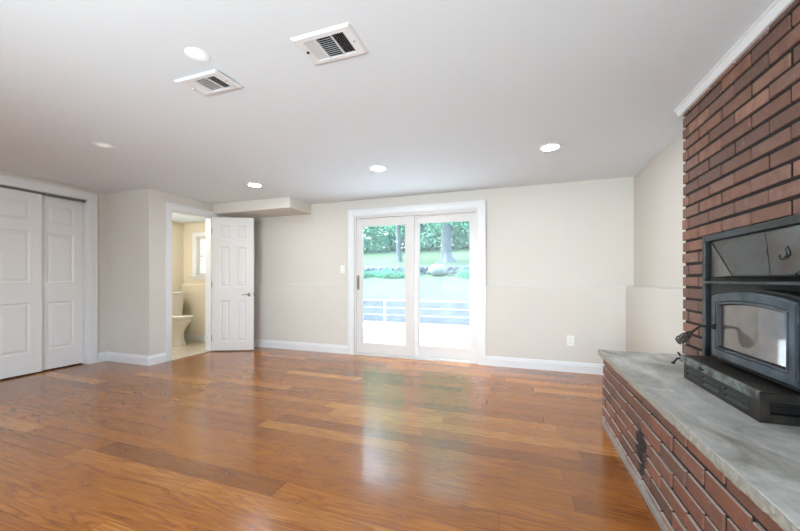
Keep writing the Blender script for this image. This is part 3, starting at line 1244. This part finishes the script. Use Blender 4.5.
# front wall with slots
slots = [(2.325, 2.205), (2.155, 2.005), (1.955, 1.785)]
zs = [(ZB + 0.022, ZB + 0.038), (ZB + 0.050, ZB + 0.066)]
ycuts = sorted([LY0, LY1] + [v for s in slots for v in s])
for i in range(len(ycuts) - 1):
    a, b = ycuts[i], ycuts[i + 1]
    is_slot = any(abs(b - s[0]) < 1e-6 and abs(a - s[1]) < 1e-6 for s in slots)
    if not is_slot:
        box(bm, LX, LX + 0.004, a, b, ZB, ZT)
    else:
        z = ZB
        for z0, z1 in zs:
            box(bm, LX, LX + 0.004, a, b, z, z0)
            z = z1
        box(bm, LX, LX + 0.004, a, b, z, ZT)
# far end, near end frame (recessed opening)
box(bm, LX, CF - 0.01, LY1, LY1 + 0.004, ZB, ZT)
box(bm, LX + 0.004, LX + 0.030, LY0, LY0 + 0.004, ZB, ZT)
box(bm, CF - 0.03, CF - 0.012, LY0, LY0 + 0.004, ZB, ZT)
box(bm, LX + 0.030, CF - 0.03, LY0, LY0 + 0.004, ZB, ZB + 0.034)
box(bm, LX + 0.030, CF - 0.03, LY0, LY0 + 0.004, ZT - 0.012, ZT)
finish('ledge_body', bm, 'ash', lg)
bm = bmesh.new()
box(bm, LX + 0.02, CF - 0.02, LY0 + 0.045, LY1 - 0.02, ZB, ZT - 0.001)
finish('blower_box', bm, 'black', lg)
# angled louvre lips in each slot
for a, b in slots:
    bm = bmesh.new()
    for z0, z1 in zs:
        prism(bm, [(LX - 0.002, z0 - 0.001), (LX + 0.010, z1), (LX + 0.012, z1 - 0.002), (LX, z0 - 0.003)], 'Y', b, a)
    finish('louvre', bm, 'surround', lg)
bm = bmesh.new()
for z in (ZB + 0.045, ZB + 0.056, ZB + 0.067):
    tube(bm, [(LX + 0.03, LY0 + 0.012, z), (CF - 0.03, LY0 + 0.012, z)], 0.0022, 6)
finish('grille_bar', bm, 'ash', lg)
bm = bmesh.new()
lathe(bm, [(0.006, LY0 - 0.0015), (0.006, LY0 + 0.001)], (LX + 0.085, 0, ZB + 0.018), 'Y', 12)
finish('screw_hole', bm, 'dark', lg)
bm = bmesh.new()
PX = 0.862
prism(bm, [(PX, ZT - 0.001), (PX, ZT + 0.029), (PX + 0.008, ZT + 0.036), (DX + 0.10, ZT + 0.036), (DX + 0.10, ZT + 0.031), (PX + 0.004, ZT + 0.031), (PX + 0.004, ZT - 0.001)], 'Y', 1.688, 2.372)
box(bm, PX + 0.004, DX + 0.10, 1.688, 1.692, ZT - 0.001, ZT + 0.031)
box(bm, PX + 0.004, DX + 0.10, 2.368, 2.372, ZT - 0.001, ZT + 0.031)
box(bm, LX + 0.001, DX + 0.10, 1.72, 2.355, ZT - 0.001, ZT + 0.006)
tp = finish('ledge_top', bm, ['ash', 'lip'], lg, bevel=0.0015)
for f in tp.data.polygons:
    if abs(f.normal.x) > 0.5 and f.center.x < PX + 0.01:
        f.material_index = 1  # front-facing lip faces take a lighter steel
tp['label'] = 'brown-grey top plate with a brighter front lip'
bm = bmesh.new()
tube(bm, [(PX + 0.01, 2.36, ZT + 0.014), (PX - 0.006, 2.385, ZT + 0.010), (PX - 0.022, 2.392, ZT - 0.018)], [0.006, 0.006, 0.004], 8)
lathe(bm, [(0.0, ZT - 0.026), (0.010, ZT - 0.022), (0.010, ZT - 0.014), (0.0, ZT - 0.010)], (PX - 0.022, 2.392, 0), 'Z', 10)
tube(bm, [(PX + 0.004, 2.372, ZT + 0.03), (PX - 0.004, 2.384, ZT + 0.046)], [0.006, 0.004], 8)
finish('damper_lever', bm, 'black', lg, smooth=True)
bm = bmesh.new()
tube(bm, [(PX + 0.002, 2.105, ZT + 0.012), (PX - 0.010, 2.105, ZT + 0.014), (PX - 0.016, 2.102, ZT + 0.024)], [0.005, 0.005, 0.006], 8)
finish('air_control', bm, 'black', lg, smooth=True)
bpy.context.view_layer.update()

# ------------------------------------------------------------------ toilet
ty = 4.30
toilet = empty('toilet', (XL + 0.012, ty, 0.004), 'white porcelain toilet against the bathroom wall, seen through the doorway', 'toilet')
K = 1.10


def oval(cx_, w, l_, z, n=32, back=0.75):
    """egg-shaped ring: long axis X, blunt at the back."""
    out = []
    for i in range(n):
        a = 2 * PI * i / n
        c, s = math.cos(a), math.sin(a)
        lx = l_ if c > 0 else l_ * back
        out.append((cx_ + lx * c, w * s, z))
    return out


bm = bmesh.new()
rings = [oval(0.30, 0.135, 0.20, 0.0, back=1.1), oval(0.30, 0.132, 0.195, 0.03, back=1.1), oval(0.30, 0.112, 0.165, 0.09, back=1.15), oval(0.305, 0.105, 0.155, 0.19, back=1.2), oval(0.325, 0.130, 0.180, 0.27), oval(0.345, 0.172, 0.232, 0.34), oval(0.355, 0.190, 0.262, 0.385), oval(0.355, 0.194, 0.268, 0.408), oval(0.355, 0.188, 0.262, 0.415)]
loft(bm, [[(x_, y_, z_ * K) for x_, y_, z_ in r] for r in rings])
finish('bowl', bm, 'porcelain', toilet, smooth=True, angle=60)
bm = bmesh.new()
rings = [oval(0.365, 0.188, 0.262, 0.416), oval(0.365, 0.195, 0.270, 0.424), oval(0.365, 0.195, 0.270, 0.436), oval(0.365, 0.190, 0.266, 0.440), oval(0.365, 0.196, 0.270, 0.442), oval(0.365, 0.196, 0.270, 0.458), oval(0.365, 0.180, 0.252, 0.466)]
loft(bm, [[(x_, y_, z_ * K) for x_, y_, z_ in r] for r in rings])
finish('seat_lid', bm, 'porcelain', toilet, smooth=True, angle=40)
bm = bmesh.new()


def rrect(x0, x1, y0, y1, z, r=0.03, n=5):
    out = []
    for cx_, cy_, a0 in ((x1 - r, y1 - r, 0), (x0 + r, y1 - r, PI / 2), (x0 + r, y0 + r, PI), (x1 - r, y0 + r, 1.5 * PI)):
        for i in range(n + 1):
            a = a0 + PI / 2 * i / n
            out.append((cx_ + r * math.cos(a), cy_ + r * math.sin(a), z))
    return out


loft(bm, [rrect(0.035, 0.20, -0.17, 0.17, 0.40 * K), rrect(0.02, 0.225, -0.205, 0.205, 0.47 * K), rrect(0.01, 0.245, -0.225, 0.225, 0.80 * K)])
finish('tank', bm, 'porcelain', toilet, smooth=True, angle=50)
bm = bmesh.new()
loft(bm, [rrect(0.0, 0.265, -0.238, 0.238, 0.802 * K), rrect(0.0, 0.27, -0.242, 0.242, 0.822 * K), rrect(0.012, 0.255, -0.23, 0.23, 0.834 * K)])
finish('tank_lid', bm, 'porcelain', toilet, smooth=True, angle=50)
bm = bmesh.new()
lathe(bm, [(0.014, 0.242), (0.014, 0.262)], (0, -0.165, 0.765 * K), 'X', 14)
tube(bm, [(0.262, -0.165, 0.765 * K), (0.272, -0.12, 0.76 * K), (0.270, -0.085, 0.752 * K)], [0.007, 0.006, 0.008], 8)
finish('flush_handle', bm, 'chrome', toilet, smooth=True)

# ------------------------------------------------------------------ ceiling fixtures
lights = [((0.26, 3.40), 'recessed ceiling light nearest the brick chimney'),
          ((-1.457, 3.42), 'recessed ceiling light in front of the sliding glass door'),
          ((-3.208, 3.50), 'recessed ceiling light nearest the open bathroom door')]
proto = None
for (x, y), lab in lights:
    if proto is None:
        proto = empty('recessed_light', (x, y, H), None, 'ceiling light', 'lit recessed ceiling lights')
        bm = bmesh.new()
        lathe(bm, [(0.072, -0.0005), (0.094, -0.0005), (0.093, -0.004), (0.076, -0.007), (0.072, -0.005)], (0, 0, 0), 'Z', 40)
        finish('trim_ring', bm, 'trim', proto, smooth=True)
        bm = bmesh.new()
        lathe(bm, [(0.0, -0.0055), (0.073, -0.0055), (0.073, -0.003), (0.0, -0.003)], (0, 0, 0), 'Z', 40)
        finish('lamp_lens', bm, 'lens', proto)
        o = proto
    else:
        o = copy_tree(proto)
        o.location = (x, y, H)
    o['label'] = 'bright round ' + lab
# lamps of the same kind further back in the room, out of view
for (x, y), lab in (((-1.457, -0.9), 'recessed ceiling light behind the viewer'), ((-3.6, -0.6), 'recessed ceiling light behind the viewer on the closet side')):
    o = copy_tree(proto)
    o.location = (x, y, H)
    o['label'] = 'bright round ' + lab

for (x, y), r, lab in (((-3.54, 2.012), 0.082, 'faint round bright patch on the ceiling above the closet side of the room'),
                       ((-1.642, 1.372), 0.062, 'faint round bright patch on the ceiling beside the loose vent')):
    o = empty('bright_patch', (x, y, H), lab, 'ceiling light', 'faint round ceiling patches')  # bright ceiling patch drawn as a thin emissive disc
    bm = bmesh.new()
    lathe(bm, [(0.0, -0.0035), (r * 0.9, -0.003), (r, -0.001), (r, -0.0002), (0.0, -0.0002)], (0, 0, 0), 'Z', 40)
    finish('glow_disc', bm, 'glowdisc', o, smooth=True)

# flush light on the bathroom ceiling
o = empty('flush_light', (-5.55, 3.62, BZ), 'round flush light on the bathroom ceiling', 'ceiling light')
bm = bmesh.new()
lathe(bm, [(0.0, 0), (0.15, 0), (0.15, -0.02), (0.135, -0.025), (0.0, -0.025)], (0, 0, 0), 'Z', 32)
finish('base', bm, 'nickel', o, smooth=True)
bm = bmesh.new()
lathe(bm, [(0.13, -0.0255), (0.12, -0.05), (0.08, -0.075), (0.0, -0.085)], (0, 0, 0), 'Z', 32)
finish('glass_bowl', bm, 'bathlens', o, smooth=True)


# ------------------------------------------------------------------ ceiling vents
def vent(x0, x1, y0, y1, label, banks, tilt=0.0):
    cx_, cy_ = (x0 + x1) / 2, (y0 + y1) / 2
    root = empty('ceiling_vent', (cx_, cy_, H), label, 'ceiling vent', 'ceiling vents')
    root.rotation_euler = (tilt, 0, 0)
    hx_, hy_ = (x1 - x0) / 2, (y1 - y0) / 2
    gx_, gy_ = hx_ - 0.052, hy_ - 0.036
    dz = -0.001 - abs(tilt) * hy_
    bm = bmesh.new()
    # bevelled plate around the opening
    R = [[(-hx_, -hy_, dz), (hx_, -hy_, dz), (hx_, hy_, dz), (-hx_, hy_, dz)],
         [(-hx_, -hy_, dz - 0.002), (hx_, -hy_, dz - 0.002), (hx_, hy_, dz - 0.002), (-hx_, hy_, dz - 0.002)],
         [(-hx_ + 0.012, -hy_ + 0.012, dz - 0.0095), (hx_ - 0.012, -hy_ + 0.012, dz - 0.0095), (hx_ - 0.012, hy_ - 0.012, dz - 0.010), (-hx_ + 0.012, hy_ - 0.012, dz - 0.010)],
         [(-gx_, -gy_, dz - 0.010), (gx_, -gy_, dz - 0.010), (gx_, gy_, dz - 0.010), (-gx_, gy_, dz - 0.010)],
         [(-gx_, -gy_, dz), (gx_, -gy_, dz), (gx_, gy_, dz), (-gx_, gy_, dz)]]
    loft(bm, R + [R[0]], True, False)
    bmesh.ops.remove_doubles(bm, verts=bm.verts, dist=0.0001)
    finish('vent_plate', bm, 'trim', root)
    bm = bmesh.new()
    box(bm, -gx_, gx_, -gy_, gy_, dz, dz + 0.0007)
    finish('duct_back', bm, 'dark', root)
    if tilt:
        bm = bmesh.new()
        box(bm, -gx_ - 0.02, gx_ + 0.02, -gy_ - 0.018, gy_ + 0.018, dz + 0.0008, 0.03)
        finish('gap_shade_collar', bm, M['tan'], root)  # collar added so its tan colour stands in for the shaded gap
    bm = bmesh.new()
    n_b = len(banks)
    xs_ = [-gx_]
    for wfrac, _, _, _ in banks:
        xs_.append(xs_[-1] + 2 * gx_ * wfrac)
    for i, (wf, direction, num, fill) in enumerate(banks):
        a, b = xs_[i], xs_[i + 1]
        if i:
            box(bm, a - 0.003, a + 0.003, -gy_, gy_, dz - 0.0105, dz - 0.001)
        a += 0.003 if i else 0
        b -= 0.003 if i < n_b - 1 else 0
        if direction == 'Y':
            p_ = (b - a) / num
            for k in range(num):
                c_ = a + (k + 0.5) * p_
                w_ = p_ * fill / 2
                sgn = 1 if i == 0 else -1
                prism(bm, [(c_ - w_, dz - 0.010 if sgn > 0 else dz - 0.003), (c_ + w_, dz - 0.003 if sgn > 0 else dz - 0.010), (c_ + w_, dz - 0.002 if sgn > 0 else dz - 0.009), (c_ - w_, dz - 0.009 if sgn > 0 else dz - 0.002)], 'Y', -gy_, gy_)
        else:
            p_ = 2 * gy_ / num
            for k in range(num):
                c_ = -gy_ + (k + 0.5) * p_
                w_ = p_ * fill / 2
                prism(bm, [(c_ - w_, dz - 0.010), (c_ + w_, dz - 0.003), (c_ + w_, dz - 0.002), (c_ - w_, dz - 0.009)], 'X', a, b)
    finish('slats', bm, 'trim', root)
    for sx in (-1, 1):
        bm = bmesh.new()
        lathe(bm, [(0.0, dz - 0.0125), (0.004, dz - 0.0115), (0.004, dz - 0.0095), (0.0, dz - 0.0095)], (sx * (hx_ - 0.028), 0.0, 0), 'Z', 12)
        finish('screw', bm, 'steel', root, smooth=True)
    bm = bmesh.new()
    box(bm, -gx_ - 0.022, -gx_ - 0.012, -0.012, 0.0, dz - 0.016, dz - 0.0095)
    finish('damper_tab', bm, 'dark' if tilt == 0 else 'trim', root)
    return root


vent(-1.092, -0.761, 1.432, 1.657, 'white three-way ceiling vent with dark open slats, right of the pair',
     [(0.30, 'Y', 6, 0.80), (0.40, 'X', 11, 0.55), (0.30, 'Y', 6, 0.45)])
vent(-1.968, -1.640, 1.482, 1.692, 'white ceiling vent with mostly closed slats hanging slightly loose, left of the pair',
     [(0.30, 'Y', 6, 0.96), (0.42, 'X', 10, 1.35), (0.28, 'Y', 5, 0.7)], tilt=math.radians(3.5))

# ------------------------------------------------------------------ outlet and switch
ot = empty('wall_outlet', (0.586, YB, 0.385), 'white duplex wall outlet on the lower back wall right of the glass door', 'outlet')
bm = bmesh.new()
box(bm, -0.040, 0.040, -0.006, -0.0003, -0.062, 0.062)
finish('cover_plate', bm, 'plastic', ot, bevel=0.003)
for z in (0.024, -0.024):
    bm = bmesh.new()
    prism(bm, [(0.017 * math.cos(a) * 1.05, z + 0.016 * math.sin(a)) for a in (2 * PI * k / 16 for k in range(16))], 'Y', -0.0085, -0.006)
    r_ = finish('receptacle', bm, 'plastic', ot)
    bm = bmesh.new()
    for sx in (-0.006, 0.006):
        box(bm, sx - 0.0012, sx + 0.0012, -0.0090, -0.0084, z - 0.001, z + 0.008)
    lathe(bm, [(0.0022, -0.0090), (0.0022, -0.0084)], (0, 0, z - 0.008), 'Y', 8)
    finish('socket_hole', bm, 'dark', r_)
sw = empty('light_switch', (-2.600, YU, 1.30), 'white rocker light switch left of the sliding glass door', 'light switch')
bm = bmesh.new()
box(bm, -0.040, 0.040, -0.006, -0.0003, -0.062, 0.062)
finish('cover_plate', bm, 'plastic', sw, bevel=0.003)
bm = bmesh.new()
prism(bm, [(-0.006, -0.034), (-0.0075, -0.034), (-0.0105, 0.034), (-0.006, 0.034)], 'X', -0.017, 0.017)
finish('rocker', bm, 'plastic', sw)

# ------------------------------------------------------------------ outdoors


def ground(y):
    pts = [(9.5, 0.53), (15.9, 1.34), (16.6, 1.62), (20, 2.22), (35, 4.5), (60, 7.0)]
    if y <= pts[0][0]:
        return pts[0][1]
    for (a, za), (b, zb) in zip(pts[:-1], pts[1:]):
        if y <= b:
            return za + (zb - za) * (y - a) / (b - a)
    return pts[-1][1]


bm = bmesh.new()
box(bm, -22, 14, 4.93, 9.42, -0.22, -0.10)
box(bm, -22, 14, 4.905, 4.93, -0.22, -0.115)
struct('patio', bm, 'concrete', 'bright pale concrete patio outside the glass door', 'patio')
bm = bmesh.new()
ysl = [9.6 + 0.6 * i for i in range(85)]
grid = []
rnd = random.Random(2)
for y in ysl:
    grid.append([bm.verts.new((-48 + 1.6 * j, y, ground(y) + (rnd.uniform(-0.03, 0.03) if y > 10 else -0.01))) for j in range(50)])
for a, b in zip(grid[:-1], grid[1:]):
    for i in range(49):
        bm.faces.new((a[i], a[i + 1], b[i + 1], b[i]))
tag(finish('lawn', bm, 'grass', smooth=True), 'sunlit lawn rising behind the low retaining wall', 'lawn', None, 'structure')

rw = empty('retaining_wall', (-3, 9.5, -0.10), 'low blue-grey block retaining wall with white joints behind the patio', 'retaining wall')
bm = bmesh.new()
box(bm, -22, 14, 9.335, 9.62, -0.10, 0.515)
off(finish('joint_core', bm, 'blockjoint', rw), rw)
bm = bmesh.new()
rnd = random.Random(9)
for r in range(3):
    z0 = -0.08 + r * 0.208
    x = -3.77 - 5 * 3.6 + 0.0
    cuts = [-22, -18.2, -14.9, -11.2, -7.4, -3.77, 0.35 + r * 0.1, 4.1, 8.0, 11.5, 14]
    for a, b in zip(cuts[:-1], cuts[1:]):
        box(bm, a + 0.040, b - 0.040, 9.315 + rnd.uniform(-0.006, 0.006), 9.45, z0 - 0.012 * (r == 0), z0 + 0.168 + (0.012 if r == 2 else 0))
off(finish('blocks', bm, 'blocks', rw, bevel=0.008), rw)


def blob(bm, c, r, rnd, sub=1, sq=(1, 1, 1), jit=0.22):
    res = bmesh.ops.create_icosphere(bm, subdivisions=sub, radius=1.0)
    for v_ in res['verts']:
        k = 1 + rnd.uniform(-jit, jit)
        v_.co = Vector((c[0] + v_.co.x * r * sq[0] * k, c[1] + v_.co.y * r * sq[1] * k, c[2] + v_.co.z * r * sq[2] * k))


bm = bmesh.new()
rnd = random.Random(31)
x = -16.0
while x < 6:
    for lay in range(2):
        r_ = rnd.uniform(0.13, 0.24)
        blob(bm, (x + lay * 0.17, 16.1 + rnd.uniform(-0.08, 0.12), 1.36 + 0.10 + lay * 0.22), r_, rnd, 1, (1.25, 0.8, 0.72))
    x += rnd.uniform(0.28, 0.42)
rs = finish('rubble_wall', bm, 'stones')
tag(rs, 'low dry rubble stone wall across the lawn', 'stone wall')
bm = bmesh.new()
blob(bm, (0, 0, 0), 0.36, random.Random(4), 2, (1.25, 0.8, 0.8), 0.08)
bo = finish('boulder', bm, 'boulder', smooth=True, loc=(-3.66, 15.72, 1.36 + 0.24))
tag(bo, 'large pale boulder in front of the rubble stone wall', 'boulder')


def leaves(bm, centre, rad, count, size, rnd, sq=(1, 1, 0.8)):
    c = Vector(centre)
    for _ in range(count):
        d = Vector((rnd.gauss(0, 1), rnd.gauss(0, 1), rnd.gauss(0, 1))).normalized() * (rnd.random() ** 0.45) * rad
        p = c + Vector((d.x * sq[0], d.y * sq[1], d.z * sq[2]))
        a = Vector((rnd.gauss(0, 1), rnd.gauss(0, 1), rnd.gauss(0, 0.6))).normalized()
        b_ = a.cross(Vector((rnd.gauss(0, 1), rnd.gauss(0, 1), rnd.gauss(0, 1)))).normalized()
        s = size * rnd.uniform(0.6, 1.3)
        q = [p - a * s, p + b_ * s * 0.55, p + a * s, p - b_ * s * 0.55]
        bm.faces.new([bm.verts.new(v_) for v_ in q])


def tree_proto(seed, h, tr, mat, crown_lo, spread, clumps, flare=1.0, name='tree'):
    rnd = random.Random(seed)
    root = empty(name, (0, 0, 0), None, 'tree')
    bm = bmesh.new()
    prof = [(0.0, 1.85 * flare), (0.12, 1.45 * flare), (0.35, 1.18), (0.9, 1.0), (2.2, 0.92), (h * 0.5, 0.75), (h * 0.8, 0.4)]
    rings = []
    for z, k in prof:
        ring = []
        for i in range(14):
            a = 2 * PI * i / 14
            lobes = 1 + (0.16 * math.sin(5 * a + 1.0) + 0.08 * math.sin(3 * a)) * max(0, 1 - z / 1.2)
            ring.append((tr * k * lobes * math.cos(a) + 0.04 * z * math.sin(seed), tr * k * lobes * math.sin(a), z - 0.12))
        rings.append(ring)
    loft(bm, rings)
    for _ in range(6):
        a = rnd.uniform(0, 2 * PI)
        z = rnd.uniform(h * 0.35, h * 0.65)
        L_ = spread * rnd.uniform(0.5, 0.9)
        tube(bm, [(0.04 * z * math.sin(seed), 0, z), (L_ * 0.5 * math.cos(a), L_ * 0.5 * math.sin(a), z + L_ * 0.35), (L_ * math.cos(a), L_ * math.sin(a), z + L_ * 0.5)], [tr * 0.35, tr * 0.22, tr * 0.08], 6)
    finish('trunk', bm, 'bark', root, smooth=True)
    bm = bmesh.new()
    for _ in range(clumps):
        a = rnd.uniform(0, 2 * PI)
        d = spread * math.sqrt(rnd.random())
        z = rnd.uniform(crown_lo, h)
        d *= 1 - 0.5 * max(0, (z - crown_lo) / (h - crown_lo) - 0.5)
        leaves(bm, (d * math.cos(a), d * math.sin(a), z), rnd.uniform(0.7, 1.25), 70, 0.15, rnd)
    finish('foliage', bm, mat, root)
    return root


def place(src, x, y, s, rz, label, first=False, group='trees beyond the lawn'):
    o = src if first else copy_tree(src)
    o.location = (x, y, ground(y))
    o.scale = (s, s, s)
    o.rotation_euler = (0, 0, rz)
    o['label'] = label
    if group:
        o['group'] = group
    return o


big = tree_proto(3, 9.0, 0.31, 'leaf_a', 2.0, 3.9, 95, 1.25, 'oak_tree')
big['label'] = 'thick flared tree trunk standing on the lawn behind the stone wall'
big.location = (-4.14, 20, ground(20))
slim = tree_proto(5, 8.5, 0.155, 'leaf_b', 2.4, 2.6, 34, 1.0, 'slim_tree')
slim['label'] = 'slim straight tree seen through the left glass panel'
slim.location = (-7.15, 20.2, ground(20.2))

pa = tree_proto(11, 9.5, 0.18, 'leaf_c', 0.3, 2.9, 78, 1.0, 'woodland_tree')
pb = tree_proto(17, 8.0, 0.14, 'leaf_b', 0.2, 2.7, 66, 1.0, 'woodland_tree')
pc = tree_proto(23, 11.0, 0.20, 'leaf_a', 0.5, 3.0, 78, 1.0, 'woodland_tree')
protos = [pa, pb, pc]
used = set()
rnd = random.Random(77)
spots = []
for row, (yy, x0, x1, step) in enumerate(((31, -21, 3, 3.0), (38, -27, 6, 4.2), (46, -32, 8, 5.2))):
    x = x0
    while x < x1:
        spots.append((x + rnd.uniform(-0.6, 0.6), yy + rnd.uniform(-1.2, 1.2), row))
        x += step
rowname = ('front', 'middle', 'far')
kinds = ('deep green', 'pale green', 'mid green')
for i, (x, y, row) in enumerate(spots):
    k = rnd.randrange(3)
    first = k not in used
    used.add(k)
    place(protos[k], x, y, rnd.uniform(0.95, 1.35), rnd.uniform(0, 6.28), '%s leafy tree in the %s row of the woods beyond the lawn' % (kinds[k], rowname[row]), first,
          '%s trees in the %s row of the woods' % (kinds[k], rowname[row]))

# shrubs along the foot of the rubble wall
sh = empty('shrub', (0, 0, 0), None, 'shrub', 'shrubs along the rubble wall')
bm = bmesh.new()
rnd = random.Random(8)
for _ in range(9):
    leaves(bm, (rnd.uniform(-0.5, 0.5), rnd.uniform(-0.2, 0.2), rnd.uniform(0.08, 0.26)), 0.26, 70, 0.05, rnd)
finish('foliage', bm, 'leaf_a', sh)
bm = bmesh.new()
for _ in range(6):
    tube(bm, [(0, 0, -0.05), (rnd.uniform(-0.2, 0.2), rnd.uniform(-0.1, 0.1), 0.16), (rnd.uniform(-0.45, 0.45), rnd.uniform(-0.15, 0.15), 0.32)], [0.014, 0.010, 0.005], 5)
finish('stem', bm, 'bark', sh)
for i, x in enumerate((-7.9, -7.0, -6.1, -5.3, -2.4, -1.5, -9.2)):
    o = sh if i == 0 else copy_tree(sh)
    o.location = (x, 15.1, ground(15.1) - 0.02)
    o['label'] = 'low green shrub growing along the foot of the rubble stone wall'
    o.rotation_euler = (0, 0, i * 1.3)
    s = 0.9 + 0.25 * ((i * 37) % 5) / 5
    o.scale = (s, s, s)
bpy.context.view_layer.update()
